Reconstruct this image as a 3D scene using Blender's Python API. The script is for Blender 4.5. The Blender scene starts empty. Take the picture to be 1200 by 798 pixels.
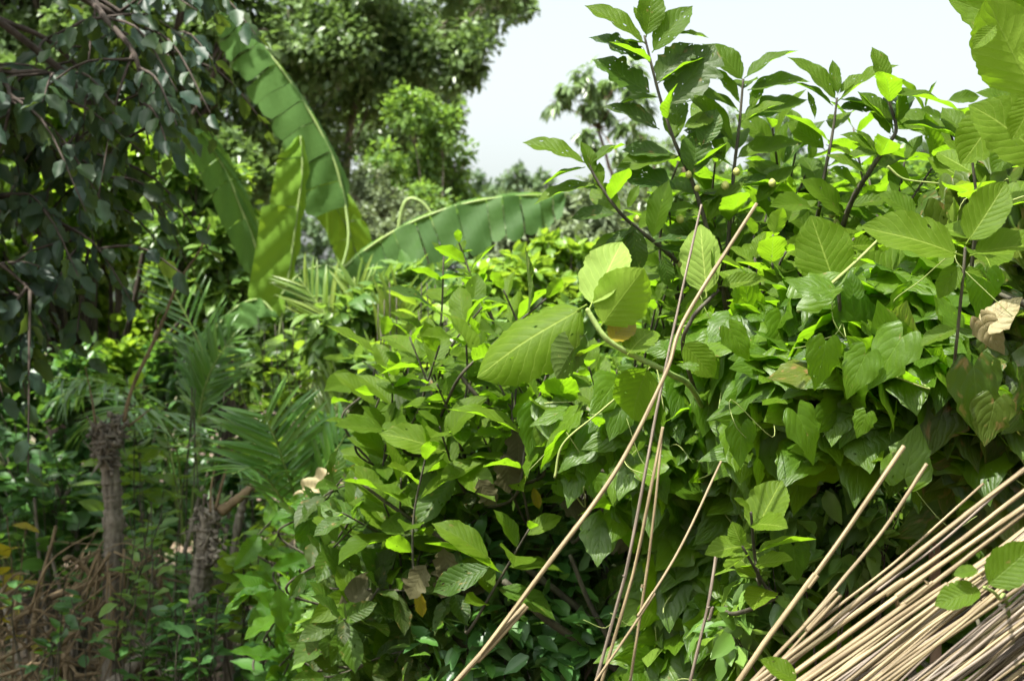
import bpy, math, random
import numpy as np
from mathutils import Vector
sc = bpy.context.scene
PI = math.pi
R = math.radians
# ------------------------------------------------------------------ camera
CAM_Z = 1.6
F_PX = 600 / math.tan(R(20))          # photograph pixels, 1200 wide
cam_d = bpy.data.cameras.new('camera')
cam = bpy.data.objects.new('camera', cam_d)
sc.collection.objects.link(cam)
cam.location = (0, 0, CAM_Z)
cam.rotation_euler = (R(90), 0, 0)
cam_d.sensor_width = 36
cam_d.lens = 18 / math.tan(R(20))
cam_d.clip_end = 2000
cam_d.dof.use_dof = True
cam_d.dof.focus_distance = 2.2
cam_d.dof.aperture_fstop = 8.0
sc.camera = cam
# ------------------------------------------------------------------ light
TO_SUN = Vector((-0.30, -0.27, 0.90)).normalized()
sun_el = math.asin(TO_SUN.z)
sun_az = math.atan2(TO_SUN.x, TO_SUN.y)
w = bpy.data.worlds.new('World')
sc.world = w
w.use_nodes = True
nt = w.node_tree
bg = nt.nodes['Background']
sky = nt.nodes.new('ShaderNodeTexSky')
sky.sky_type = 'NISHITA'
sky.sun_disc = False
sky.sun_elevation = sun_el
sky.sun_rotation = sun_az
sky.air_density = 1.0
sky.dust_density = 6.0
sky.ozone_density = 1.2
bw_ = nt.nodes.new('ShaderNodeRGBToBW')
hz = nt.nodes.new('ShaderNodeMix'); hz.data_type = 'RGBA'      # thin high haze: paler than a clear sky
hz.inputs[0].default_value = .82
nt.links.new(sky.outputs[0], bw_.inputs[0])
nt.links.new(sky.outputs[0], hz.inputs[6])
tint = nt.nodes.new('ShaderNodeMix'); tint.data_type = 'RGBA'; tint.blend_type = 'MULTIPLY'; tint.inputs[0].default_value = 1
tint.inputs[7].default_value = (.97, 1.03, .98, 1)
nt.links.new(bw_.outputs[0], tint.inputs[6]); nt.links.new(tint.outputs[2], hz.inputs[7])
nt.links.new(hz.outputs[2], bg.inputs[0])
bg.inputs[1].default_value = 0.15
sd = bpy.data.lights.new('sun', 'SUN')
sd.energy = 5.0
sd.angle = R(0.6)
sd.color = (1.0, 0.96, 0.88)
sun = bpy.data.objects.new('sun', sd)
sc.collection.objects.link(sun)
sun.rotation_euler = TO_SUN.to_track_quat('Z', 'Y').to_euler()
sc.view_settings.view_transform = 'Standard'
sc.view_settings.look = 'None'
sc.view_settings.exposure = 1.6
sc.view_settings.gamma = 1
c = sc.cycles
c.max_bounces = 7
c.diffuse_bounces = 4
c.glossy_bounces = 2
c.transmission_bounces = 5
c.transparent_max_bounces = 8
c.use_adaptive_sampling = True
c.adaptive_threshold = 0.02
c.use_denoising = True
c.caustics_reflective = False
c.caustics_refractive = False
c.sample_clamp_indirect = 6

# ------------------------------------------------------------------ helpers
C = sc.collection
def P(px, py, d):
    return np.array([(px - 600) / F_PX * d, d, CAM_Z + (399 - py) / F_PX * d])

def nrm(v):
    v = np.asarray(v, float)
    return v / (np.linalg.norm(v, axis=-1, keepdims=True) + 1e-9)

def tag(o, label=None, cat=None, group=None, kind=None):
    if label: o['label'] = label
    if cat: o['category'] = cat
    if group: o['group'] = group
    if kind: o['kind'] = kind
    return o

def empty(name, loc, label, cat, group=None):
    o = bpy.data.objects.new(name, None)
    C.objects.link(o)
    o.location = Vector(loc)
    o.empty_display_size = 0.05
    o['_loc'] = 0
    del o['_loc']
    return tag(o, label, cat, group)

def link(name, me, parent=None, mat=None, loc=None):
    """parent given: mesh data is in world space, child matrix undoes the parent's place"""
    o = bpy.data.objects.new(name, me)
    C.objects.link(o)
    if mat is not None and len(me.materials) == 0:
        me.materials.append(mat)
    if parent is not None:
        o.parent = parent
        if loc is None:
            off = Vector((0, 0, 0)); p = parent
            while p is not None:
                off += p.location; p = p.parent
            o.location = -off
    if loc is not None:
        o.location = loc
    return o

class MB:
    """collects quads"""
    def __init__(s):
        s.V = []; s.F = []; s.U = []; s.n = 0
    def add(s, V, F, U=None):
        V = np.asarray(V, float).reshape(-1, 3); F = np.asarray(F, int).reshape(-1, 4)
        s.V.append(V); s.F.append(F + s.n); s.n += len(V)
        s.U.append(np.zeros((len(V), 2)) if U is None else np.asarray(U, float))
        return s
    def mesh(s, name, mat=None, smooth=True):
        V = np.concatenate(s.V); F = np.concatenate(s.F); U = np.concatenate(s.U)
        me = bpy.data.meshes.new(name)
        me.vertices.add(len(V)); me.vertices.foreach_set('co', V.ravel())
        me.loops.add(F.size); me.loops.foreach_set('vertex_index', F.ravel())
        me.polygons.add(len(F))
        me.polygons.foreach_set('loop_start', np.arange(0, F.size, 4))
        me.polygons.foreach_set('use_smooth', np.full(len(F), smooth))
        uv = me.uv_layers.new(name='UVMap')
        uv.data.foreach_set('uv', U[F.ravel()].ravel())
        me.update(calc_edges=True)
        if mat: me.materials.append(mat)
        return me

def spline(pts, n):
    """Catmull-Rom through pts"""
    pts = np.asarray(pts, float)
    if len(pts) == 2:
        t = np.linspace(0, 1, n)[:, None]
        return pts[0] * (1 - t) + pts[1] * t
    p = np.vstack([2 * pts[0] - pts[1], pts, 2 * pts[-1] - pts[-2]])
    m = len(pts) - 1
    out = []
    for x in np.linspace(0, m - 1e-6, n):
        i = int(x); t = x - i
        a, b, c_, d = p[i], p[i + 1], p[i + 2], p[i + 3]
        out.append(.5 * ((2 * b) + (c_ - a) * t + (2 * a - 5 * b + 4 * c_ - d) * t * t + (3 * b - a - 3 * c_ + d) * t ** 3))
    return np.array(out)

def tube(mb, pts, r0, r1, sides=7, n=None, rough=0, rng=None, flute=0):
    pts = np.asarray(pts, float)
    n = n or max(6, len(pts) * 4)
    path = spline(pts, n)
    T = nrm(np.gradient(path, axis=0))
    ref = np.array([0.13, 1, 0.21]) if abs(T[0][1]) < .8 else np.array([1, .1, .2])
    A = nrm(np.cross(T, ref)); B = np.cross(T, A)
    k = np.linspace(0, 1, n)[:, None]
    r = np.asarray(r0 * (1 - k) + r1 * k)
    a = np.linspace(0, 2 * PI, sides, endpoint=False)
    rr = r * np.ones((n, sides))
    if rough and rng is not None:
        rr = rr * (1 + rough * rng.normal(size=(n, sides)) * .6 + rough * rng.normal(size=(n, 1)))
    if flute:
        rr = rr * (1 + flute * np.cos(a * 3 + 1))
    V = path[:, None, :] + rr[..., None] * (A[:, None, :] * np.cos(a)[None, :, None] + B[:, None, :] * np.sin(a)[None, :, None])
    V = V.reshape(-1, 3)
    L = np.concatenate([[0], np.cumsum(np.linalg.norm(np.diff(path, axis=0), axis=1))])
    U = np.stack([np.tile(np.arange(sides) / sides, n), np.repeat(L, sides)], 1)
    F = []
    for i in range(n - 1):
        for j in range(sides):
            F.append([i * sides + j, i * sides + (j + 1) % sides, (i + 1) * sides + (j + 1) % sides, (i + 1) * sides + j])
    # end cap, quads fan onto a centre point
    base = len(V)
    V = np.vstack([V, path[-1] + T[-1] * r[-1] * .4, path[0]])
    U = np.vstack([U, [[.5, L[-1]], [.5, 0]]])
    for j in range(0, sides - 1, 2):
        F.append([(n - 1) * sides + j, (n - 1) * sides + j + 1, (n - 1) * sides + (j + 2) % sides, base])
        F.append([j, base + 1, (j + 2) % sides, j + 1])
    mb.add(V, F, U)
    return path

# ---- leaf outlines ------------------------------------------------------
def outline(kind, t):
    if kind == 'ovate':
        return np.sin(PI * t ** .8) ** .85
    if kind == 'obovate':      # wide past the middle, drawn-out tip
        return np.interp(t, [0, .05, .12, .25, .4, .55, .7, .82, .9, .95, 1], [.04, .30, .56, .82, .97, 1, .88, .6, .3, .12, .01])
    if kind == 'broad':
        return np.interp(t, [0, .04, .12, .25, .42, .6, .75, .87, .94, 1], [.06, .40, .74, .95, 1, .93, .74, .46, .22, .01])
    if kind == 'heart':
        return np.interp(t, [0, .06, .16, .28, .45, .65, .85, .95, 1], [.62, .86, 1, 1, .86, .58, .24, .08, .01])
    if kind == 'lance':
        return np.sin(PI * t ** .75) ** .9
    if kind == 'strip':
        return np.interp(t, [0, .12, .6, .9, 1], [.3, .9, 1, .45, .03])
    return np.sin(PI * t)

def leaf_tmpl(kind='ovate', nu=4, nv=6, wid=.45, fold=.25, curl=.25, quilt=0., nvn=9, wave=0., bite=0., petiole=0.1, twist=0., side=0., seed=0, droop_edge=0.):
    rg = np.random.default_rng(seed)
    u = np.linspace(-1, 1, nu + 1); t = np.linspace(0, 1, nv + 1)
    Uu, T = np.meshgrid(u, t)
    wd = outline(kind, t)
    wl = wd.copy(); wr = wd.copy()
    if bite:
        for arr in (wl, wr):
            k = rg.normal(size=nv + 1)
            k = np.convolve(k, [.3, .5, .3], 'same')
            arr *= np.clip(1 - bite * np.clip(k + .2, 0, 2), .25, 1)
    if wave:
        wl *= 1 + wave * .35 * rg.normal(size=nv + 1) * .5
        wr *= 1 + wave * .35 * rg.normal(size=nv + 1) * .5
    half = wid / 2
    X = np.where(Uu < 0, wl[:, None], wr[:, None]) * Uu * half
    Y = T.copy()
    au = np.abs(Uu)
    if kind == 'heart':
        Y = Y - .20 * np.sin(au * PI * .75) * (1 - T) ** 2.2
    else:
        Y = Y + .05 * au * wid * T * (1 - T) * 4
    Z = fold * au ** 1.2 * wd[:, None] * half - curl * T ** 2 * .5
    Z -= droop_edge * au ** 2 * half * wd[:, None]
    if quilt:
        ph = nvn * (T - .25 * au)
        Z += quilt * (np.abs(np.sin(PI * ph)) - .5) * np.sin(PI * np.clip(au, 0, 1)) ** .7 * wd[:, None]
    if wave:
        p1, p2 = rg.uniform(0, 6, 2)
        Z += wave * .09 * au ** 2 * np.where(Uu < 0, np.sin(T * 17 + p1), np.sin(T * 15 + p2)) * wd[:, None]
        Z += wave * .05 * np.sin(T * 6 + p1)
    X = X + side * T ** 2
    if twist:
        a = twist * T
        X, Z = X * np.cos(a) - Z * np.sin(a), X * np.sin(a) + Z * np.cos(a)
    p = petiole
    Y = p + Y * (1 - p)
    V = np.stack([X, Y, Z], -1).reshape(-1, 3)
    UV = np.stack([Uu * .5 + .5, T], -1).reshape(-1, 2)
    F = []
    for i in range(nv):
        for j in range(nu):
            a = i * (nu + 1) + j
            F.append([a, a + 1, a + nu + 2, a + nu + 1])
    if petiole and nu > 4:
        n0 = len(V); rr = .011
        ring = np.array([[-rr, 0, 0], [0, 0, rr], [rr, 0, 0], [0, 0, -rr]])
        V = np.vstack([V, ring, ring * [.8, 1, .8] + [0, p + .03, 0]])
        UV = np.vstack([UV, np.full((8, 2), .5)])
        for j in range(4):
            F.append([n0 + j, n0 + (j + 1) % 4, n0 + 4 + (j + 1) % 4, n0 + 4 + j])
    return V, np.array(F), UV

def tiny_tmpl(wid=.45, fold=.15, curl=.2, at=.42):
    V = np.array([[0, 0, 0], [0, at, 0], [0, 1, -curl * .5], [-wid / 2, at, fold * wid / 2], [wid / 2, at, fold * wid / 2]])
    F = np.array([[0, 4, 2, 1], [0, 1, 2, 3]])
    U = np.array([[.5, 0], [.5, at], [.5, 1], [0, at], [1, at]])
    return V, F, U

def frames(D, N):
    D = nrm(D); X = nrm(np.cross(D, N)); Z = np.cross(X, D)
    return np.stack([X, D, Z], -1)     # columns

def leafcloud(mb, tmpls, pos, D, N, size, rng):
    pos = np.asarray(pos); k = len(pos)
    if k == 0: return
    M = frames(D, N) * np.asarray(size)[:, None, None]
    which = rng.integers(0, len(tmpls), k)
    for i, (V, F, U) in enumerate(tmpls):
        s = np.where(which == i)[0]
        if len(s) == 0: continue
        W = np.einsum('kab,nb->kna', M[s], V) + pos[s][:, None, :]
        FF = F[None] + (np.arange(len(s)) * len(V))[:, None, None]
        mb.add(W.reshape(-1, 3), FF.reshape(-1, 4), np.tile(U, (len(s), 1)))

def rdir(rng, k):
    return nrm(rng.normal(size=(k, 3)))

# ------------------------------------------------------------------ materials
def node(nt, t, **kw):
    n = nt.nodes.new(t)
    for k, v in kw.items(): setattr(n, k, v)
    return n
def mathn(nt, op, a, b=None, clamp=False):
    n = node(nt, 'ShaderNodeMath', operation=op); n.use_clamp = clamp
    for i, x in enumerate((a, b)):
        if x is None: continue
        if isinstance(x, (int, float)): n.inputs[i].default_value = x
        else: nt.links.new(x, n.inputs[i])
    return n.outputs[0]
def mixc(nt, f, a, b):
    n = node(nt, 'ShaderNodeMix', data_type='RGBA')
    for i, x in ((0, f), (6, a), (7, b)):
        if isinstance(x, (int, float)): n.inputs[i].default_value = x
        elif isinstance(x, tuple): n.inputs[i].default_value = (*x, 1)
        else: nt.links.new(x, n.inputs[i])
    return n.outputs[2]
def ramp(nt, f, stops):
    n = node(nt, 'ShaderNodeValToRGB')
    el = n.color_ramp.elements
    while len(el) < len(stops): el.new(.5)
    for e, (p, col) in zip(el, stops): e.position = p; e.color = (*col, 1)
    nt.links.new(f, n.inputs[0])
    return n.outputs[0]

NEAR = .56
def leaf_mat(name, cols, back=(.13, .19, .07), tr=.42, trc=(.30, .52, .04), rough=.42, spec=.45, veins=0, vk=.22, vein_col=(.30, .42, .14), bump=.0, mott=.3, brown=0., backmix=.6, vmix=.4, holes=0.):
    if veins and 'dry' not in name and 'banana' not in name:
        sc_ = lambda c_, k=NEAR: tuple(x * k for x in c_)
        cols = [sc_(c_) for c_ in cols]; back = sc_(back, .8); trc = (trc[0] * .98, trc[1] * 1.15, trc[2]); spec *= .45; vein_col = sc_(vein_col)
        deb = lambda c_: (c_[0] * .97, c_[1] * 1.02, c_[2] * .45)
        cols = [deb(c_) for c_ in cols]; back = deb(back); vein_col = deb(vein_col)
    m = bpy.data.materials.new(name); m.use_nodes = True
    nt = m.node_tree; nt.nodes.clear()
    out = node(nt, 'ShaderNodeOutputMaterial')
    geo = node(nt, 'ShaderNodeNewGeometry'); oi = node(nt, 'ShaderNodeObjectInfo')
    rnd = mathn(nt, 'FRACT', mathn(nt, 'ADD', geo.outputs['Random Per Island'], oi.outputs['Random']))
    n = len(cols)
    col = ramp(nt, rnd, [(i / max(1, n - 1), cc) for i, cc in enumerate(cols)])
    tc = node(nt, 'ShaderNodeTexCoord')
    bump_out = None
    if mott:
        nz = node(nt, 'ShaderNodeTexNoise'); nz.inputs['Scale'].default_value = 9 if veins else 3
        nz.inputs['Detail'].default_value = 3
        nt.links.new(tc.outputs['UV'] if veins else tc.outputs['Object'], nz.inputs['Vector'])
        f = mathn(nt, 'MULTIPLY', mathn(nt, 'SUBTRACT', nz.outputs[0], .35, True), mott * 2.2, True)
        col = mixc(nt, f, col, tuple(x * .55 for x in cols[0]))
    vmask = None
    if veins:
        sep = node(nt, 'ShaderNodeSeparateXYZ'); nt.links.new(tc.outputs['UV'], sep.inputs[0])
        au = mathn(nt, 'ABSOLUTE', mathn(nt, 'SUBTRACT', mathn(nt, 'MULTIPLY', sep.outputs[0], 2), 1))
        mid = mathn(nt, 'SUBTRACT', 1, mathn(nt, 'DIVIDE', au, .045), True)
        ph = mathn(nt, 'MULTIPLY', mathn(nt, 'SUBTRACT', sep.outputs[1], mathn(nt, 'MULTIPLY', au, vk)), veins)
        fr = mathn(nt, 'ABSOLUTE', mathn(nt, 'SUBTRACT', mathn(nt, 'FRACT', ph), .5))
        lat = mathn(nt, 'SUBTRACT', mathn(nt, 'MULTIPLY', fr, 22), 10, True)
        vmask = mathn(nt, 'MAXIMUM', mid, mathn(nt, 'MULTIPLY', lat, .55))
        col = mixc(nt, mathn(nt, 'MULTIPLY', vmask, vmix), col, vein_col)
        if bump:
            hb = mathn(nt, 'MULTIPLY', mathn(nt, 'POWER', mathn(nt, 'MULTIPLY', fr, 2), 2), -1)
            nz2 = node(nt, 'ShaderNodeTexNoise'); nz2.inputs['Scale'].default_value = 28
            nt.links.new(tc.outputs['UV'], nz2.inputs['Vector'])
            hb = mathn(nt, 'ADD', hb, mathn(nt, 'MULTIPLY', nz2.outputs[0], .8))
            hb = mathn(nt, 'SUBTRACT', hb, mid)
            b = node(nt, 'ShaderNodeBump'); b.inputs['Strength'].default_value = bump
            b.inputs['Distance'].default_value = .0012
            nt.links.new(hb, b.inputs['Height']); bump_out = b.outputs[0]
    if brown:
        nz3 = node(nt, 'ShaderNodeTexNoise'); nz3.inputs['Scale'].default_value = 5
        mp = node(nt, 'ShaderNodeVectorMath', operation='ADD')
        nt.links.new(tc.outputs['UV'], mp.inputs[0]); nt.links.new(rnd, mp.inputs[1])
        nt.links.new(mp.outputs[0], nz3.inputs['Vector'])
        f = mathn(nt, 'MULTIPLY', mathn(nt, 'SUBTRACT', nz3.outputs[0], 1 - brown), 9, True)
        col = mixc(nt, f, col, (.16, .10, .035))
    front = col
    colb = mixc(nt, mathn(nt, 'MULTIPLY', geo.outputs['Backfacing'], backmix), col, back)
    pr = node(nt, 'ShaderNodeBsdfPrincipled')
    nt.links.new(colb, pr.inputs['Base Color'])
    rr = mathn(nt, 'ADD', mathn(nt, 'MULTIPLY', geo.outputs['Backfacing'], .3), rough)
    nt.links.new(rr, pr.inputs['Roughness'])
    pr.inputs['Specular IOR Level'].default_value = spec
    tl = node(nt, 'ShaderNodeBsdfTranslucent')
    tcol = mixc(nt, .5, front, trc)
    if vmask is not None: tcol = mixc(nt, mathn(nt, 'MULTIPLY', vmask, .5), tcol, (.16, .30, .03))
    nt.links.new(tcol, tl.inputs[0])
    if bump_out is not None:
        nt.links.new(bump_out, pr.inputs['Normal']); nt.links.new(bump_out, tl.inputs['Normal'])
    mx = node(nt, 'ShaderNodeMixShader'); mx.inputs[0].default_value = tr
    nt.links.new(pr.outputs[0], mx.inputs[1]); nt.links.new(tl.outputs[0], mx.inputs[2])
    if holes:
        nh = node(nt, 'ShaderNodeTexNoise'); nh.inputs['Scale'].default_value = 7; nh.inputs['Detail'].default_value = 2
        vo = node(nt, 'ShaderNodeVectorMath', operation='ADD')
        cm = node(nt, 'ShaderNodeCombineXYZ')
        nt.links.new(mathn(nt, 'MULTIPLY', rnd, 37), cm.inputs[0]); nt.links.new(mathn(nt, 'MULTIPLY', rnd, 91), cm.inputs[1])
        nt.links.new(tc.outputs['UV'], vo.inputs[0]); nt.links.new(cm.outputs[0], vo.inputs[1])
        nt.links.new(vo.outputs[0], nh.inputs['Vector'])
        hm = mathn(nt, 'GREATER_THAN', nh.outputs[0], 1 - holes)
        tb_ = node(nt, 'ShaderNodeBsdfTransparent'); m2 = node(nt, 'ShaderNodeMixShader')
        nt.links.new(hm, m2.inputs[0]); nt.links.new(mx.outputs[0], m2.inputs[1]); nt.links.new(tb_.outputs[0], m2.inputs[2])
        mx = m2
    nt.links.new(mx.outputs[0], out.inputs[0])
    return m

def bark_mat(name, c1, c2, scale=14, bump=.5, stretch=(1, 1, .25), rough=.85):
    m = bpy.data.materials.new(name); m.use_nodes = True
    nt = m.node_tree; pr = nt.nodes['Principled BSDF']
    tc = node(nt, 'ShaderNodeTexCoord'); mp = node(nt, 'ShaderNodeMapping'); mp.inputs['Scale'].default_value = stretch
    nt.links.new(tc.outputs['Object'], mp.inputs[0])
    nz = node(nt, 'ShaderNodeTexNoise'); nz.inputs['Scale'].default_value = scale; nz.inputs['Detail'].default_value = 6
    nz.inputs['Roughness'].default_value = .65
    nt.links.new(mp.outputs[0], nz.inputs['Vector'])
    oi = node(nt, 'ShaderNodeObjectInfo')
    col = ramp(nt, nz.outputs[0], [(.34, c1), (.62, c2)])
    col = mixc(nt, mathn(nt, 'MULTIPLY', oi.outputs['Random'], .35), col, c1)
    nt.links.new(col, pr.inputs['Base Color'])
    pr.inputs['Roughness'].default_value = rough; pr.inputs['Specular IOR Level'].default_value = .2
    b = node(nt, 'ShaderNodeBump'); b.inputs['Strength'].default_value = bump; b.inputs['Distance'].default_value = .01
    nt.links.new(nz.outputs[0], b.inputs['Height']); nt.links.new(b.outputs[0], pr.inputs['Normal'])
    return m

def cane_mat(name, c1, c2, c3):
    m = bpy.data.materials.new(name); m.use_nodes = True
    nt = m.node_tree; pr = nt.nodes['Principled BSDF']
    tc = node(nt, 'ShaderNodeTexCoord'); mp = node(nt, 'ShaderNodeMapping'); mp.inputs['Scale'].default_value = (5, 9, 1)
    nt.links.new(tc.outputs['UV'], mp.inputs[0])
    nz = node(nt, 'ShaderNodeTexNoise'); nz.inputs['Scale'].default_value = 2.2; nz.inputs['Detail'].default_value = 5
    nz.noise_dimensions = '4D'
    oi = node(nt, 'ShaderNodeObjectInfo')
    nt.links.new(mathn(nt, 'MULTIPLY', oi.outputs['Random'], 50), nz.inputs['W'])
    nt.links.new(mp.outputs[0], nz.inputs['Vector'])
    col = ramp(nt, nz.outputs[0], [(.36, c1), (.5, c2), (.68, c3)])
    col = mixc(nt, mathn(nt, 'MULTIPLY', oi.outputs['Random'], .6), col, c1)
    nt.links.new(col, pr.inputs['Base Color'])
    pr.inputs['Roughness'].default_value = .6; pr.inputs['Specular IOR Level'].default_value = .35
    b = node(nt, 'ShaderNodeBump'); b.inputs['Strength'].default_value = .25; b.inputs['Distance'].default_value = .002
    nt.links.new(nz.outputs[0], b.inputs['Height']); nt.links.new(b.outputs[0], pr.inputs['Normal'])
    return m

M = {}
M['fig'] = leaf_mat('fig_leaf', [(.06, .115, .014), (.09, .155, .018), (.12, .195, .024), (.078, .14, .018)], back=(.16, .24, .06), tr=.46, trc=(.36, .60, .015), rough=.55, spec=.28, veins=9, bump=.4, vein_col=(.22, .30, .09), brown=.30, vk=.28, holes=.30)
M['fig_big'] = leaf_mat('large_fig_leaf', [(.09, .155, .018), (.115, .19, .024), (.13, .21, .028)], back=(.22, .31, .09), tr=.45, trc=(.38, .60, .015), rough=.55, spec=.25, veins=9, bump=.4, vein_col=(.50, .60, .26), vmix=.6, brown=.24, vk=.28, mott=.3, holes=.27, backmix=.75)
M['fig_pale'] = leaf_mat('pale_leaf_underside', [(.28, .40, .16), (.32, .44, .2)], back=(.4, .5, .28), tr=.35, trc=(.36, .56, .1), rough=.6, spec=.2, veins=9, bump=.4, vk=.28, vein_col=(.75, .85, .5), vmix=.7, mott=.3, holes=.27)
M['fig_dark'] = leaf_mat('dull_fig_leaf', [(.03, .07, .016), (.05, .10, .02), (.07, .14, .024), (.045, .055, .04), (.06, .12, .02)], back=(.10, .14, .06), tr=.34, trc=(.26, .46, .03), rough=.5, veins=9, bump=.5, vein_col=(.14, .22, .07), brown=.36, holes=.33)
M['vine'] = leaf_mat('vine_leaf', [(.055, .12, .014), (.085, .165, .018), (.12, .21, .022), (.06, .125, .016)], back=(.14, .22, .05), tr=.46, trc=(.38, .64, .012), rough=.4, spec=.55, veins=5, vk=.62, bump=.4, vein_col=(.20, .32, .09), brown=.30, holes=.29)
M['vine_old'] = leaf_mat('old_vine_leaf', [(.09, .13, .025), (.05, .11, .02), (.12, .15, .03)], back=(.16, .2, .09), tr=.36, trc=(.36, .45, .04), rough=.4, spec=.7, veins=5, vk=.62, bump=.5, vein_col=(.18, .24, .08), brown=.42, holes=.29)
M['dry'] = leaf_mat('dry_leaf', [(.24, .21, .09), (.18, .14, .07), (.27, .25, .12)], back=(.40, .34, .2), tr=.3, trc=(.45, .4, .15), rough=.6, veins=7, bump=.7, vein_col=(.5, .46, .3), brown=.4)
M['yellow'] = leaf_mat('yellow_leaf', [(.36, .28, .03), (.42, .35, .04)], back=(.4, .32, .05), tr=.4, trc=(.6, .45, .03), rough=.5, veins=8, bump=.4, brown=.42)
M['grey_leaf'] = leaf_mat('dusty_withered_leaf', [(.065, .06, .05), (.09, .08, .07)], back=(.10, .09, .08), tr=.12, trc=(.1, .1, .05), rough=.7, veins=8, bump=.3, vein_col=(.09, .085, .07), vmix=.2)
M['guava'] = leaf_mat('ribbed_leaf', [(.04, .12, .022), (.06, .16, .025), (.09, .2, .03)], back=(.13, .2, .08), tr=.38, trc=(.36, .60, .015), rough=.36, spec=.5, veins=16, bump=.9, vein_col=(.12, .22, .06))
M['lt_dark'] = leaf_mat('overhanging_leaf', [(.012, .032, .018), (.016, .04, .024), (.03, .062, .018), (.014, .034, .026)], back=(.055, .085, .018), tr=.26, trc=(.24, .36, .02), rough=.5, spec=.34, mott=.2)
M['bg_tree'] = leaf_mat('tree_leaf', [(.065, .11, .038), (.09, .145, .045), (.14, .205, .07), (.09, .14, .055)], back=(.09, .13, .05), tr=.35, trc=(.25, .42, .06), rough=.35, spec=.5, mott=0)
M['bg_light'] = leaf_mat('light_tree_leaf', [(.06, .13, .025), (.09, .17, .03), (.13, .22, .04)], back=(.13, .2, .07), tr=.4, trc=(.34, .55, .05), rough=.4, mott=0)
M['bg_yellow'] = leaf_mat('bright_bush_leaf', [(.08, .16, .016), (.13, .23, .02), (.17, .28, .028), (.07, .14, .02)], back=(.15, .22, .06), tr=.45, trc=(.42, .62, .03), rough=.32, spec=.5, mott=0)
M['bg_olive'] = leaf_mat('olive_bush_leaf', [(.10, .13, .06), (.14, .18, .09), (.08, .11, .05)], back=(.16, .2, .12), tr=.3, trc=(.3, .4, .12), rough=.5, mott=0)
M['far'] = leaf_mat('far_tree_leaf', [(.06, .10, .045), (.08, .13, .05), (.05, .09, .05)], back=(.1, .14, .08), tr=.3, trc=(.25, .4, .1), rough=.6, mott=0)  # paleness of distance haze is put into this leaf colour
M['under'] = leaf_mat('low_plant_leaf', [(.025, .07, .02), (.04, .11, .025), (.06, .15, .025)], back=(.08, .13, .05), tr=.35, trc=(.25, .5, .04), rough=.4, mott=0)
M['sprout'] = leaf_mat('sprout_leaf', [(.16, .28, .02), (.22, .36, .03), (.12, .24, .02)], back=(.18, .28, .05), tr=.42, trc=(.5, .7, .03), rough=.4, mott=0)
M['banana'] = leaf_mat('banana_leaf', [(.032, .08, .02), (.042, .095, .022)], back=(.07, .14, .035), tr=.40, trc=(.28, .5, .05), rough=.62, spec=.15, veins=52, vk=.02, bump=.2, vmix=.45, vein_col=(.12, .22, .06), mott=.25)
M['banana_y'] = leaf_mat('young_banana_leaf', [(.10, .20, .016), (.12, .22, .02)], back=(.13, .24, .03), tr=.5, trc=(.42, .62, .03), rough=.6, spec=.15, veins=52, vk=.02, bump=.2, vmix=.45, vein_col=(.13, .24, .03), mott=.15)
M['banana_rib'] = bark_mat('banana_midrib', (.16, .23, .07), (.26, .32, .12), 6, .1, rough=.45)
M['palm'] = leaf_mat('palm_leaflet', [(.04, .11, .016), (.06, .16, .02), (.09, .19, .024)], back=(.09, .15, .06), tr=.3, trc=(.25, .45, .04), rough=.3, spec=.6, mott=0)
M['palm_y'] = leaf_mat('yellowish_palm_leaflet', [(.12, .2, .02), (.09, .16, .02), (.16, .22, .03)], back=(.14, .2, .05), tr=.4, trc=(.42, .52, .03), rough=.35, spec=.5, mott=0)
M['bark'] = bark_mat('grey_bark', (.05, .042, .034), (.27, .235, .19), 34, 1.)
M['bark_red'] = bark_mat('reddish_bark', (.10, .06, .045), (.22, .15, .11), 10, .5)
M['bark_dark'] = bark_mat('dark_bark', (.028, .022, .018), (.08, .062, .05), 30, .6)
M['twig'] = bark_mat('dry_twig', (.085, .06, .035), (.21, .155, .09), 25, .4)
M['stem_green'] = bark_mat('green_stem', (.12, .19, .045), (.25, .32, .10), 30, .3, rough=.6)
M['stem_brown'] = bark_mat('brown_stem', (.025, .022, .016), (.075, .07, .045), 40, .4, rough=.7)
M['stem_pale'] = bark_mat('pale_vine_stem', (.14, .18, .05), (.24, .27, .09), 30, .2, rough=.6)
M['litter'] = leaf_mat('fallen_leaf', [(.09, .06, .04), (.14, .10, .06), (.07, .05, .03)], back=(.2, .15, .1), tr=.1, trc=(.2, .15, .05), rough=.7, mott=0)
M['cane'] = cane_mat('dry_stalk', (.085, .06, .03), (.20, .152, .08), (.34, .275, .155))
M['cane_grey'] = cane_mat('greyed_dry_stalk', (.06, .045, .035), (.14, .11, .08), (.27, .22, .165))
M['fruit'] = bark_mat('fig_fruit', (.22, .24, .06), (.40, .38, .13), 20, .2, rough=.6)

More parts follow.
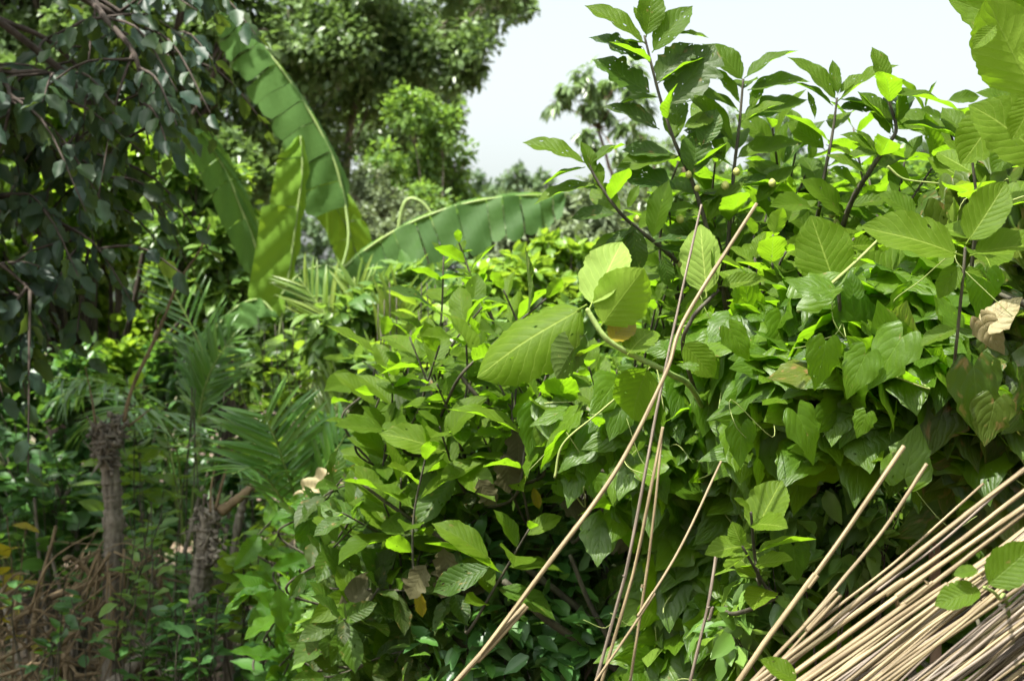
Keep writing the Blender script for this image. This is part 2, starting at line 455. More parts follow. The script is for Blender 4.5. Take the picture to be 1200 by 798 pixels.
LT = {}
LT['fig'] = [leaf_tmpl('obovate', 8, 24, .455, .30, .34, .006, 9, .22, 0, .05, .3 * s, .05 * s, i) for i, s in enumerate((1, -1, 0, .5))]
LT['figb'] = [leaf_tmpl('obovate', 8, 24, .62, .2, .25, .003, 9, .3, .34, .05, .3 * s, .05, i + 10) for i, s in enumerate((1, -1))]
LT['figbroad'] = [leaf_tmpl('broad', 10, 30, .64, .28, .26, .006, 9, .2, 0, .07, .25 * s, .03 * s, i + 20) for i, s in enumerate((1, -1, 0))]
LT['heart'] = [leaf_tmpl('heart', 8, 12, .82, .36, c_, .005, 5, .45, 0, 0, .25 * s, 0, i + 30, .35) for i, (s, c_) in enumerate(((1, .3), (-1, .5), (0, .15), (.6, .4)))]
LT['guava'] = [leaf_tmpl('ovate', 6, 20, .40, .3,   .45, .007, 16, .4, 0, .08, .2 * s, .04 * s, i + 40) for i, s in enumerate((1, -1))]
LT['midov'] = [leaf_tmpl('ovate', 4, 5, .5, .25, c_, 0, 9, .3, 0, 0.04, 0, 0, i + 50) for i, c_ in enumerate((.2, .5, .8))]
LT['tiny'] = [tiny_tmpl(.5, .2, .3), tiny_tmpl(.6, .3, .1)]
LT['tinyn'] = [tiny_tmpl(.28, .2, .5), tiny_tmpl(.34, .3, .3)]
LT['round'] = [leaf_tmpl('broad', 4, 4, .68, .2, c_, 0, 9, .3, 0, 0.03, 0, 0, i + 60) for i, c_ in enumerate((.2, .6))]
# hero leaves keep one mesh per variant and are placed by matrix
def lm(key, mat):
    out = []
    for i, (V, F, U) in enumerate(LT[key]):
        out.append(MB().add(V, F, U).mesh(key + '_leaf', M[mat]))
    return out
LM = {}
def leafmeshes(key, mat):
    if (key, mat) not in LM: LM[(key, mat)] = lm(key, mat)
    return LM[(key, mat)]

from mathutils import Matrix
def place_leaf(parent, base, D, N, size, mesh, wscale=1.0, name='leaf', label=None):
    o = bpy.data.objects.new(name, mesh)
    C.objects.link(o)
    fr = frames(np.asarray(D)[None], np.asarray(N)[None])[0]
    m = Matrix([[fr[0, 0] * size * wscale, fr[0, 1] * size, fr[0, 2] * size, 0],
                [fr[1, 0] * size * wscale, fr[1, 1] * size, fr[1, 2] * size, 0],
                [fr[2, 0] * size * wscale, fr[2, 1] * size, fr[2, 2] * size, 0],
                [0, 0, 0, 1]])
    o.parent = parent
    m.translation = Vector(base) - parent.location
    o.matrix_local = m
    if label: o['label'] = label
    return o

# ------------------------------------------------------------------ setting
def ground():
    mb = MB(); n = 90
    # one sheet, finer near the camera
    s = np.linspace(-1, 1, n); X = np.sign(s) * np.abs(s) ** 3 * 600
    s2 = np.linspace(-1, 1, n); Y = np.sign(s2) * np.abs(s2) ** 3 * 600 + 6
    XX, YY = np.meshgrid(X, Y)
    rr = np.hypot(XX, YY - 6)
    Z = -.02 + .04 * np.sin(XX * 1.7 + 1) * np.sin(YY * 1.3) * np.exp(-rr / 30)
    V = np.stack([XX, YY, Z], -1).reshape(-1, 3)
    F = [[i * n + j, i * n + j + 1, (i + 1) * n + j + 1, (i + 1) * n + j] for i in range(n - 1) for j in range(n - 1)]
    m = bpy.data.materials.new('soil'); m.use_nodes = True
    nt = m.node_tree; pr = nt.nodes['Principled BSDF']
    tc = node(nt, 'ShaderNodeTexCoord')
    nz = node(nt, 'ShaderNodeTexNoise'); nz.inputs['Scale'].default_value = 9; nz.inputs['Detail'].default_value = 10; nz.inputs['Roughness'].default_value = .7
    nt.links.new(tc.outputs['Object'], nz.inputs['Vector'])
    col = ramp(nt, nz.outputs[0], [(.3, (.04, .026, .018)), (.5, (.09, .06, .042)), (.7, (.17, .12, .085))])
    nz2 = node(nt, 'ShaderNodeTexNoise'); nz2.inputs['Scale'].default_value = .5; nz2.inputs['Detail'].default_value = 3
    nt.links.new(tc.outputs['Object'], nz2.inputs['Vector'])
    col = mixc(nt, mathn(nt, 'MULTIPLY', mathn(nt, 'SUBTRACT', nz2.outputs[0], .45), 5, True), col, (.06, .09, .025))
    nt.links.new(col, pr.inputs['Base Color']); pr.inputs['Roughness'].default_value = .95
    b = node(nt, 'ShaderNodeBump'); b.inputs['Strength'].default_value = .8; b.inputs['Distance'].default_value = .03
    nt.links.new(nz.outputs[0], b.inputs['Height']); nt.links.new(b.outputs[0], pr.inputs['Normal'])
    tag(link('ground', MB().add(V, F).mesh('ground', m)), kind='structure')
    # pale sunlit path behind the shrubs
    m2 = bark_mat('pale_dry_earth', (.30, .21, .16), (.52, .42, .35), 5, .5, (1, 1, 1))
    mb = MB(); k = 40
    xs = np.linspace(.2, 9, k)
    pv = []
    for i, x in enumerate(xs):
        yc = 12.5 + .5 * math.sin(x * .6)
        pv += [[x, yc - 1.3 + .15 * math.sin(i * 1.7), .045], [x, yc + 1.3 + .2 * math.sin(i * 2.1), .045]]
    mb.add(pv, [[2 * i, 2 * i + 2, 2 * i + 3, 2 * i + 1] for i in range(k - 1)])
    tag(link('path', mb.mesh('path', m2)), kind='structure')
ground()

# ------------------------------------------------------------------ trees and bushes made of leaf clumps
def clump_leaves(rng, ctr, rad, n, size, droop=.3, nsub=9, shell=.5, spread=.42, flat=1.):
    """leaves of one clump: sub-clumps on its shell, uneven outline"""
    sub = ctr + rdir(rng, nsub) * rad * (rng.uniform(.25, .95, (nsub, 1)))
    k = rng.integers(0, nsub, n)
    dv = rdir(rng, n) * rng.uniform(.1, 1.1, (n, 1)) ** (shell * 1.7)
    pos = sub[k] + dv * rad * spread * np.array([1, 1, flat])
    out = nrm(pos - ctr)
    D = nrm(out * .7 + rdir(rng, n) * .8 + np.array([0, 0, -droop]))
    N = nrm(np.array([0, 0, 1.]) + out * .3 + rng.normal(size=(n, 3)) * .45)
    return pos, D, N, size * rng.uniform(.65, 1.25, n)

def tree(name, label, cat, base, clumps, size, dens, mat, tm='tiny', group=None, trunk_r=.1, bark='bark_dark', droop=.3, seed=1, nsub=9, spread=.42, flat=1., trunk_pts=None, limb=True, crown='crown', limb_r=.35):
    rng = np.random.default_rng(seed)
    bpx, bd = base
    b = np.array([(bpx - 600) / F_PX * bd, bd, 0.0])
    root = empty(name, b, label, cat, group)
    cs = []
    mb = MB()
    for (px, py, d, r) in clumps:
        ctr = P(px, py, d); rad = r / F_PX * d
        cs.append((ctr, rad))
        n = int(dens * (r ** 2) / 100 * 1.0)
        leafcloud(mb, LT[tm], *clump_leaves(rng, ctr, rad, n, size, droop, nsub, .5, spread, flat), rng)
    link(crown, mb.mesh(crown, M[mat]), root)
    tb = MB()
    cen = np.mean([x[0] for x in cs], axis=0)
    low = min(x[0][2] for x in cs)
    fork = np.array([b[0] * .35 + cen[0] * .65, b[1] * .4 + cen[1] * .6, max(.25, low * .75)])
    if trunk_pts is not None:
        tp = [b] + [P(*q) for q in trunk_pts]; fork = tp[-1]
    else:
        tp = [b, b * .5 + fork * .5 + rng.normal(size=3) * .04, fork]
    tube(tb, tp, trunk_r, trunk_r * .6, 9, 14, .05, rng)
    link('trunk', tb.mesh('trunk', M[bark]), root)
    if limb:
        lb = MB()
        for ctr, rad in cs:
            mid = fork * .5 + ctr * .5 + rng.normal(size=3) * rad * .25 + np.array([0, 0, rad * .1])
            tube(lb, [fork, mid, ctr], trunk_r * limb_r, trunk_r * .08, 5, 8, .06, rng)
            for q in range(4):
                e = ctr + rdir(rng, 1)[0] * rad * .9
                tube(lb, [mid * .4 + ctr * .6, (ctr + e) / 2 + rng.normal(size=3) * rad * .1, e], trunk_r * .12, trunk_r * .03, 4, 6)
        link('branches', lb.mesh('branches', M[bark]), root)
    return root

rs = random.Random(5)
def jit(lst, d, dd=.0, seed=0):
    r_ = random.Random(seed)
    return [(x, y, d + r_.uniform(-dd, dd), r) for (x, y, r) in lst]

# far tree line: reads as one mass
rng = np.random.default_rng(77)
mb = MB(); tb = MB()
xs = np.arange(-1000, 2200, 26)
for i, x in enumerate(xs):
    top = 232 + 14 * math.sin(x * .021) + 10 * math.sin(x * .053 + 1) + rng.uniform(-9, 9)
    d = 48 + rng.uniform(-5, 5)
    for yy in np.arange(top, 400, 26):
        ctr = P(x + rng.uniform(-8, 8), yy, d); rad = 22 / F_PX * d
        leafcloud(mb, LT['tiny'], *clump_leaves(rng, ctr, rad, 330 if -150 < x < 1350 else 130, .24 if -150 < x < 1350 else .42, .2, 8), rng)
o = link('treeline', mb.mesh('treeline', M['far']))
tag(o, 'pale far-off line of trees low against the sky', 'tree line', kind='stuff')

tree('tree', 'far pale round-topped tree above the arching banana leaf', 'tree', (610, 42), jit([(606, 205, 16), (598, 222, 20), (620, 226, 22), (640, 215, 16), (585, 236, 20)], 42, 2, 1), .2, 95, 'far', seed=11, trunk_r=.2, group='far trees under the sky')
tree('tree', 'far tree showing pale through the gap right of the ragged shoot', 'tree', (915, 40), jit([(905, 150, 26), (925, 172, 24), (890, 180, 24), (912, 205, 30), (940, 215, 22)], 40, 2, 2), .2, 80, 'far', seed=12, trunk_r=.2, group='far trees under the sky')
tree('tree', 'far pale tree at the bottom of the sky gap on the right', 'tree', (1082, 44), jit([(1082, 178, 18), (1098, 192, 20), (1066, 195, 20), (1085, 215, 26)], 44, 2, 3), .2, 90, 'far', seed=13, trunk_r=.2, group='far trees under the sky')

# big dense tree, top left of centre
big = [(330, -40, 60), (420, -50, 70), (520, -50, 70), (590, -20, 42), (350, 30, 55), (440, 30, 60), (530, 25, 52), (585, 12, 34), (612, 2, 20),
       (320, 95, 55), (400, 95, 60), (475, 85, 52), (535, 75, 34), (555, 55, 30), (350, 160, 55), (430, 150, 48), (490, 135, 38), (512, 110, 30), (528, 135, 22),
       (310, 215, 50), (390, 215, 42), (260, 30, 55), (260, 110, 50), (455, 180, 40), (500, 165, 24), (400, 60, 60), (350, 120, 60), (300, 60, 60), (450, 80, 50), (500, 60, 45), (280, 170, 50)]
tree('tree', 'tall dense dark-leaved tree filling the top behind the banana leaves', 'tree', (400, 16.5), jit(big, 16.5, 1.6, 4),   .10, 75, 'bg_tree', 'tiny', seed=21, trunk_r=.06, bark='bark', droop=.35, nsub=12, spread=.48, limb_r=.22, trunk_pts=[(405, 300, 16.5), (410, 150, 16.5), (440, 60, 16.4)])
tree('tree', 'lighter green young tree in front of the tall dark tree', 'tree', (500, 13), jit([(480, 130, 26), (520, 150, 26), (500, 185, 34), (535, 190, 20), (470, 215, 32), (530, 222, 24), (505, 240, 34), (450, 190, 24), (540, 250, 26), (487, 265, 34)], 13, .8, 5), .075, 95, 'bg_light', seed=22, trunk_r=.05, bark='bark', nsub=12, spread=.6)
tree('bush', 'pale olive bush with fine leaves behind the snapped banana stalk', 'bush', (435, 11.5), jit([(430, 215, 26), (450, 240, 32), (420, 255, 32), (470, 262, 28), (440, 290, 32)], 11.5, .5, 6), .05, 150, 'bg_olive', seed=23, trunk_r=.05, nsub=12)
# slender drooping tree against sky
tree('tree', 'slender tree with drooping narrow leaves standing against the white sky', 'tree', (720, 12), jit([(685, 92, 15), (665, 105, 15), (700, 108, 16), (648, 120, 10), (718, 98, 13), (690, 125, 14), (735, 80, 14), (710, 135, 12), (740, 105, 14), (752, 128, 14), (685, 158, 12), (692, 172, 8), (735, 150, 14), (760, 165, 16), (725, 185, 13)], 12, .5, 7), .115, 60, 'bg_tree', 'tinyn', seed=24, trunk_r=.02, bark='bark_red', droop=1.1, nsub=7, spread=.35, trunk_pts=[(722, 260, 12), (712, 190, 12), (700, 150, 12)])
tree('tree', 'feathery half-bare tree behind the ragged leaves of the tall shoot', 'tree', (760, 14), jit([(770, 190, 30), (800, 180, 30), (750, 220, 34), (790, 225, 36), (830, 200, 34), (850, 150, 20)], 14, .7, 8), .09, 48, 'bg_tree', 'tinyn', seed=25, trunk_r=.07, bark='bark_red', droop=.8)
# mid-ground hedgerow across the middle and right
tree('bush', 'dull green thicket bush beyond the tip of the arching banana leaf', 'bush', (640, 10.5), jit([(600, 268, 36), (650, 255, 36), (700, 248, 36), (745, 262, 36), (690, 285, 38), (620, 300, 40), (740, 305, 40), (680, 330, 40)], 10.5, .8, 9), .07, 70, 'bg_olive', seed=31, trunk_r=.06, group='thicket bushes across the middle distance')
tree('bush', 'mid green thicket bush behind the tall leafy shoots', 'bush', (880, 9.5), jit([(800, 255, 44), (860, 240, 44), (920, 235, 44), (980, 225, 40), (830, 320, 48), (900, 310, 48), (970, 300, 48), (1040, 240, 44)], 9.5, .8, 10), .08, 60, 'bg_light', seed=32, trunk_r=.07, group='thicket bushes across the middle distance')
tree('bush', 'leafy thicket bush behind the right-hand vines', 'bush', (1100, 8.5), jit([(1060, 225, 44), (1110, 215, 46), (1170, 200, 50), (1210, 150, 50), (1060, 300, 50), (1150, 300, 60), (1210, 260, 60)], 8.5, .8, 11), .08, 55, 'bg_light', seed=33, trunk_r=.07, group='thicket bushes across the middle distance')
tree('bush', 'bright yellow-green leafy bush under the arching banana leaf', 'bush', (620, 6.2), [(600, 318, 6.2, 26), (645, 300, 6.3, 24), (570, 325, 6, 22), (670, 312, 6.2, 28), (620, 345, 6, 34), (580, 355, 6, 32), (685, 335, 6.2, 28), (650, 370, 6, 36), (590, 392, 6, 40), (705, 312, 6.3, 22)], .085, 34, 'bg_yellow', 'midov', seed=34, trunk_r=.03, droop=.5)
tree('bush', 'low green bush behind the central shrub', 'bush', (560, 5.6), [(480, 360, 5.6, 50), (540, 400, 5.5, 60), (620, 430, 5.6, 60), (700, 400, 5.6, 55), (470, 450, 5.4, 60), (560, 500, 5.4, 70), (740, 460, 5.4, 55), (400, 380, 5.6, 50)], .09, 16, 'bg_light', 'midov', seed=35, trunk_r=.04)
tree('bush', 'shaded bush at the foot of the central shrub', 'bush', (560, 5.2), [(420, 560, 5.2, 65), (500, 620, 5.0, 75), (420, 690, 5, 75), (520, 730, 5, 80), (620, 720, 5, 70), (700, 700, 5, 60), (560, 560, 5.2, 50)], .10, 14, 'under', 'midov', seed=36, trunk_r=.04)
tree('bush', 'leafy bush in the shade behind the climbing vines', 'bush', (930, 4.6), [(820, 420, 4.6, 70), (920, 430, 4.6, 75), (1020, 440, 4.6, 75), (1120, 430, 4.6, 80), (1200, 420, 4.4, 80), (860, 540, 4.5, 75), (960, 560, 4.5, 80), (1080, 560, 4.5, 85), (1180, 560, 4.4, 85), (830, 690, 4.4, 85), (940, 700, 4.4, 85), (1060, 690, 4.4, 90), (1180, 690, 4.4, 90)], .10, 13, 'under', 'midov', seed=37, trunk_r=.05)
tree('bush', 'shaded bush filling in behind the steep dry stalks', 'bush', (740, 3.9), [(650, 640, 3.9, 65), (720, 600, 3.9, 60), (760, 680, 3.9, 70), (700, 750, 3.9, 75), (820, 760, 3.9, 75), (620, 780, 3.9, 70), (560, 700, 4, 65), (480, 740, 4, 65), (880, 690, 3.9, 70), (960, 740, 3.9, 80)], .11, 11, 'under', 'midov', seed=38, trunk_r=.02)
tree('bush', 'small-leaved bush between the dark lower shrub and the steep dry stalks', 'bush', (600, 3.2), [(470, 690, 3.3, 50), (540, 740, 3.2, 55), (600, 690, 3.2, 50), (650, 760, 3.1, 55), (560, 640, 3.4, 45), (690, 690, 3.2, 50), (730, 760, 3.1, 50), (640, 620, 3.4, 45), (480, 790, 3.2, 55), (780, 700, 3.1, 45), (400, 740, 3.4, 50)], .065, 9, 'bg_light', 'midov', seed=39, trunk_r=.012, nsub=12, spread=.5)
tree('bush', 'low bush of small mid-green leaves filling the bottom behind the bowed dry stalk', 'bush', (640, 2.75), [(560, 650, 2.95, 38), (600, 720, 2.9, 46), (660, 690, 2.95, 42), (700, 760, 2.85, 46), (540, 770, 2.9, 46), (760, 730, 2.85, 40), (620, 790, 2.85, 46), (680, 620, 3.0, 34)],   .055, 5, 'under', 'midov', seed=46, trunk_r=.010, nsub=12, spread=.6)
tree('bush', 'low bush of small leaves in the dark pocket above the stalk bundle', 'bush', (960, 2.45), [(930, 600, 2.45, 34), (980, 570, 2.45, 36), (1040, 590, 2.4, 34), (1000, 640, 2.4, 34), (1090, 560, 2.4, 30), (900, 680, 2.4, 34), (860, 740, 2.4, 32)], .055, 6, 'bg_light', 'midov', seed=47, trunk_r=.010, nsub=12, spread=.6)
# left background, sunlit small round leaves
lb = []
r_ = random.Random(9)
for yy in range(150, 440, 48):
    for xx in range(-30, 320, 52):
        if yy < 200 and xx > 220: continue
        lb.append((xx + r_.uniform(-12, 12), yy + r_.uniform(-10, 10), 8.6 + r_.uniform(-.6, .6), 38))
tree('tree', 'sunlit yellow-green tree with small round leaves behind the dark branches', 'tree', (120, 8.6), lb, .075, 34, 'bg_yellow', 'round', seed=41, trunk_r=.08, nsub=10, spread=.4)
lb = []
for yy in range(430, 660, 60):
    for xx in range(-30, 330, 62):
        lb.append((xx + r_.uniform(-14, 14), yy + r_.uniform(-12, 12), 8.0 + r_.uniform(-.5, .5), 46))
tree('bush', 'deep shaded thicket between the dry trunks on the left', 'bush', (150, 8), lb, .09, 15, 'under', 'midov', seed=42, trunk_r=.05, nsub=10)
tree('tree', 'glossy green tree showing between the banana leaves and dark branches', 'tree', (250, 7.9), [(215, 215, 7.9, 34), (260, 225, 8, 34), (200, 270, 7.8, 36), (250, 285, 7.8, 36), (300, 300, 8, 30), (220, 330, 7.8, 36), (270, 345, 7.8, 30), (290, 395, 7.2, 34), (340, 395, 7, 34), (390, 400, 7, 34), (320, 430, 6.8, 34)], .09, 30, 'bg_light', 'midov', seed=43, trunk_r=.05)

lb = []
for yy in range(-96, 230, 46):
    for xx in range(-110, 300, 48):
        lb.append((xx + r_.uniform(-12, 12), yy + r_.uniform(-10, 10), 11.5 + r_.uniform(-.8, .8), 38))
tree('tree', 'dark-leaved tree closing off the sky behind the hanging branches at top left', 'tree', (60, 11.5), lb, .09, 70, 'bg_tree', seed=44, trunk_r=.12, nsub=10, spread=.42, limb_r=.2)
# dark overhanging tree at the left edge ------------------------------------
def overhang():
    rng = np.random.default_rng(51)
    b = np.array([-2.9, 4.4, 0])
    root = empty('overhanging_tree', b, 'dark glossy-leaved tree whose branches hang in from the left', 'tree')
    tb = MB()
    top = np.array([-2.7, 4.5, 3.4])
    tube(tb, [b, [-2.95, 4.45, 1.6], top], .13, .09, 10, 18, .06, rng)
    link('trunk', tb.mesh('trunk', M['bark']), root)
    ends = [  # branches in view: lists of (px,py,d)
        [(-60, -60, 4.6), (60, -30, 4.6), (150, 20, 4.6), (210, 65, 4.5)],
        [(-60, 40, 4.5), (0, 82, 4.4), (50, 84, 4.35), (85, 95, 4.3)],
        [(60, -30, 4.6), (130, 30, 4.4), (160, 70, 4.3), (165, 120, 4.3), (175, 170, 4.3)],
        [(-80, 100, 4.4), (0, 95, 4.3), (10, 130, 4.2), (-5, 190, 4.2)],
        [(120, 10, 4.6), (170, 30, 4.8), (205, 60, 4.9), (215, 90, 4.9)],
        [(-60, 200, 4.6), (20, 230, 4.5), (70, 260, 4.5), (110, 300, 4.5)],
        [(-70, 280, 4.3), (0, 310, 4.3), (40, 345, 4.3)],
        [(100, -60, 4.9), (160, -40, 5), (210, -20, 5.), (225, 0, 5)],
        [(80, 90, 4.8), (90, 160, 4.8), (100, 220, 4.8), (110, 290, 4.8)],
        [(-40, 0, 4.9), (60, 50, 5), (110, 110, 5), (140, 200, 5)],
        [(-60, 120, 4.7), (10, 150, 4.7), (70, 170, 4.7), (130, 215, 4.7)],
        [(-60, 350, 4.6), (-10, 330, 4.5), (60, 380, 4.5)],
    ]
    pos = []; D = []; N = []; S = []
    bb = MB()
    for e in ends:
        pts = [P(*q) for q in e]
        path = tube(bb, [top + (pts[0] - top) * .3, *pts], .015, .003, 6, 26, .06, rng)
        m = len(path)
        for k in range(12):     # twigs hanging off each branch
            i = rng.integers(8, m - 1)
            s = path[i]
            d0 = nrm(rng.normal(size=3) * [1, .9, .35] + [.1, 0, -.35])
            L = rng.uniform(.15, .42)
            tw = [s, s + d0 * L * .5, s + d0 * L + np.array([0, 0, -L * .35])]
            tp = tube(bb, tw, .006, .002, 5, 8)
            nl = rng.integers(9, 14)
            for q in range(nl):
                a = tp[min(7, 1 + int(q * 7 / nl))]
                sd_ = nrm(np.cross(d0, [0, 0, 1])) * (1 if q % 2 else -1)
                dd = nrm(d0 * .5 + sd_ * .6 + rng.normal(size=3) * .3 + [0, 0, -.7])
                pos.append(a); D.append(dd)
                N.append(nrm(rng.normal(size=3) * .45 + [0, -.5, .7]))
                S.append(rng.uniform(.055, .10))
    link('branches', bb.mesh('branches', M['bark_dark']), root)
    mb = MB()
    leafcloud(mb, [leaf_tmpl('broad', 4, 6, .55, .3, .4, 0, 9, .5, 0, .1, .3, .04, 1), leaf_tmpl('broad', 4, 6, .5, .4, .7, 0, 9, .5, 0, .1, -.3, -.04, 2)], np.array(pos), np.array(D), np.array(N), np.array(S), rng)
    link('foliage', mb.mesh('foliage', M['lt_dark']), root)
    # the crown above the frame: it shades the trunks and soil at the left
    cb = MB(); lb2 = MB()
    for (x, y, z, r) in [(-3.6, 4.2, 3.9, .9), (-2.6, 4.6, 4.2, .95), (-2.3, 4.9, 4.1, .7), (-3.2, 5.8, 4.0, 1.), (-2.4, 6.2, 4.3, .9), (-4.4, 6, 4.0, 1.2), (-4.6, 4.4, 3.6, 1.1), (-2.2, 3.6, 3.9, .75), (-3.4, 3.2, 3.9, .9)]:
        ctr = np.array([x, y, z])
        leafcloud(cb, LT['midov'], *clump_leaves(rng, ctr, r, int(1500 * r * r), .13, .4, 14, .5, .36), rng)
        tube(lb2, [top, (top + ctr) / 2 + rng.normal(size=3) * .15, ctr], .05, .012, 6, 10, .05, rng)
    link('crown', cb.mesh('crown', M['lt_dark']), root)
    link('limbs', lb2.mesh('limbs', M['bark']), root)
overhang()

# ------------------------------------------------------------------ banana plants
def banana_blade(mb, path, width_fn, dirv, sag, cuts, seed, n0=0.0, n1=1.0, nu=6, fray=.16):
    """one half of a banana leaf: from the midrib out along dirv, sagging; torn into strips at cuts"""
    rg = np.random.default_rng(seed)
    m = len(path); T = nrm(np.gradient(path, axis=0))
    edges = [0] + sorted(cuts) + [1]
    for a, b in zip(edges[:-1], edges[1:]):
        k = max(3, int((b - a) * 60))
        ts = np.linspace(a + .002, b - .002, k)
        ti = np.array([np.interp(ts * (m - 1), np.arange(m), path[:, q]) for q in range(3)]).T
        TT = nrm(np.array([np.interp(ts * (m - 1), np.arange(m), T[:, q]) for q in range(3)]).T)
        dv = np.asarray(dirv, float)
        if dv.ndim == 2:
            dv = dv[0] * (1 - ts[:, None]) + dv[1] * ts[:, None]
        D = nrm(dv - (dv * TT).sum(-1, keepdims=True) * TT if dv.ndim == 2 else dv[None] - (TT @ dv)[:, None] * TT)
        Nn = np.cross(TT, D)
        W = np.array([width_fn(x) for x in ts])
        tilt = rg.uniform(-.15, .13) ; shrink = rg.uniform(.94, 1.0)
        s = np.linspace(0, 1, nu + 1)
        V = []
        for i in range(k):
            e = 1 - fray * rg.random() if (i in (0, k - 1)) else 1
            for q in s:
                w_ = W[i] * q * shrink * e
                p = ti[i] + D[i] * w_ + Nn[i] * (tilt * w_ + .012 * math.sin(q * 7 + ts[i] * 30)) + np.array([0, 0, -sag * (q ** 2) * W[i]])
                V.append(p)
        U = [[.5 + .5 * q, t_] for t_ in ts for q in s]
        F = [[i * (nu + 1) + j, i * (nu + 1) + j + 1, (i + 1) * (nu + 1) + j + 1, (i + 1) * (nu + 1) + j] for i in range(k - 1) for j in range(nu)]
        mb.add(V, F, U)

def bw(wmax, tip=.12, base=.12, endw=0.05):
    return lambda t: wmax * float(np.interp(t, [0, base, .35, 1 - tip, 1], [.2, .8, 1, .85, endw]))

def banana(label, base, stem_pts, leaves, group=None):
    b = np.array([(base[0] - 600) / F_PX * base[1], base[1], 0])
    root = empty('banana_plant', b, label, 'banana plant', group)
    tb = MB(); tube(tb, [b] + [P(*q) for q in stem_pts], .10, .05, 12, 16)
    link('pseudostem', tb.mesh('pseudostem', M['banana_rib']), root)
    for i, lf in enumerate(leaves):
        path = spline([P(*q) for q in lf['path']], 60)
        mb = MB()
        for h in lf['halves']:
            banana_blade(mb, path, h['w'], h['dir'], h.get('sag', 0), h.get('cuts', []), i * 7 + 3)
        o = link('leaf', mb.mesh('leaf', M[lf.get('mat', 'banana')]), root)
        if lf.get('label'): o['label'] = lf['label']
        rb = MB(); pts = [P(*q) for q in lf.get('stalk', [])] + list(path[::6]) + [path[-1]]
        tube(rb, pts, lf.get('r', .007), .003, 7, 40)
        r = link('midrib', rb.mesh('midrib', M['banana_rib']), o)
def px(n, d=7): return n / F_PX * d
Lvs = [
    dict(label='long torn leaf leaning up to the left', path=[(405, 243, 7), (392, 190, 7), (362, 130, 7), (325, 75, 7.05), (290, 35, 7.1), (263, 10, 7.15)], stalk=[(395, 330, 6.9), (408, 285, 6.95)],
         halves=[dict(w=lambda t: px(float(np.interp(t, [0, .02, .3, .6, .8, .93, 1], [42, 48, 50, 46, 40, 26, 8]))), dir=np.array([[-.85, -.35, -.25], [-.8, -.35, -.5]]), sag=.12, cuts=[.12, .24, .36, .44, .52, .6, .67, .72, .78, .84, .9, .95]),
                 dict(w=bw(px(26)), dir=np.array([.3, .8, -.5]), sag=.3, cuts=[.3, .62])]),
    dict(label='drooping dull leaf on the left', path=[(315, 330, 7.1), (298, 285, 7.1), (275, 225, 7.05), (250, 175, 7), (225, 148, 6.95), (205, 142, 6.9)],
         halves=[dict(w=bw(px(27)), dir=np.array([-.85, -.3, -.5]), sag=.3, cuts=[.3, .45, .55, .75, .85]), dict(w=bw(px(15)), dir=np.array([.7, .3, -.6]), sag=.3, cuts=[.45])]),
    dict(label='upright young yellow-green leaf', mat='banana_y', path=[(330, 372, 6.8), (340, 310, 6.8), (348, 250, 6.8), (354, 200, 6.82), (352, 160, 6.85)], stalk=[(322, 430, 6.8)],
         halves=[dict(w=lambda t: px(float(np.interp(t, [0, .08, .52, .53, .85, .93, 1], [28, 44, 42, 34, 30, 14, 6]))), dir=np.array([-1, -.15, .02]), sag=.02, cuts=[.53, .84]),
                 dict(w=bw(px(12)), dir=np.array([.5, .7, .1]), sag=.05)]),
    dict(label='bright leaf end hanging behind the torn leaf', mat='banana_y', path=[(425, 335, 7.25), (418, 300, 7.25), (405, 262, 7.2), (380, 225, 7.2), (360, 205, 7.2)],
         halves=[dict(w=bw(px(26)), dir=np.array([-.8, .1, -.4]), sag=.2, cuts=[.4]), dict(w=bw(px(28)), dir=np.array([.9, -.1, -.2]), sag=.2, cuts=[.5, .7])]),
    dict(label='long leaf arching out to the right', path=[(385, 330, 6.7), (430, 292, 6.65), (480, 262, 6.6), (540, 240, 6.6), (600, 230, 6.6), (662, 228, 6.65)], stalk=[(350, 390, 6.7)], r=.009,
         halves=[dict(w=lambda t: px(float(np.interp(t, [0, .1, .35, .6, .85, .97, 1], [15, 42, 62, 62, 50, 34, 5])), 6.6), dir=np.array([.12, -.35, -.9]), sag=.1, cuts=[.08, .16, .26, .33, .42, .48, .58, .7, .76, .83, .9, .95]),
                 dict(w=bw(px(30, 6.6)), dir=np.array([-.1, .95, .25]), sag=.5, cuts=[.3, .6])]),
    dict(label='pale bluish leaf bending down at the front', path=[(325, 372, 6.4), (305, 352, 6.4), (280, 358, 6.35), (258, 378, 6.3), (240, 402, 6.25)],
         halves=[dict(w=bw(px(30, 6.4)), dir=np.array([.5, -.6, -.8]), sag=.3, cuts=[.5]), dict(w=bw(px(26, 6.4)), dir=np.array([-.5, .6, -.1]), sag=.5)]),
    dict(label='pale leaf lying low between the stalks', path=[(430, 352, 6.5), (405, 322, 6.5), (378, 312, 6.5), (350, 322, 6.5), (330, 345, 6.4)],
         halves=[dict(w=bw(px(36, 6.5)), dir=np.array([0, -.7, -.7]), sag=.3, cuts=[.4]), dict(w=bw(px(36, 6.5)), dir=np.array([0, .8, .1]), sag=.5)]),
    dict(label='pale rounded leaf under the arching leaf', path=[(470, 362, 6.3), (480, 330, 6.3), (500, 316, 6.3), (525, 318, 6.3), (545, 335, 6.3)],
         halves=[dict(w=bw(px(34, 6.3)), dir=np.array([0, -.8, -.6]), sag=.3, cuts=[.4]), dict(w=bw(px(30, 6.3)), dir=np.array([0, .8, .2]), sag=.6)]),
]
banana('banana plant with long torn leaves in the left middle', (375, 6.9), [(370, 500, 6.9), (375, 400, 6.9), (385, 335, 6.9)], Lvs)
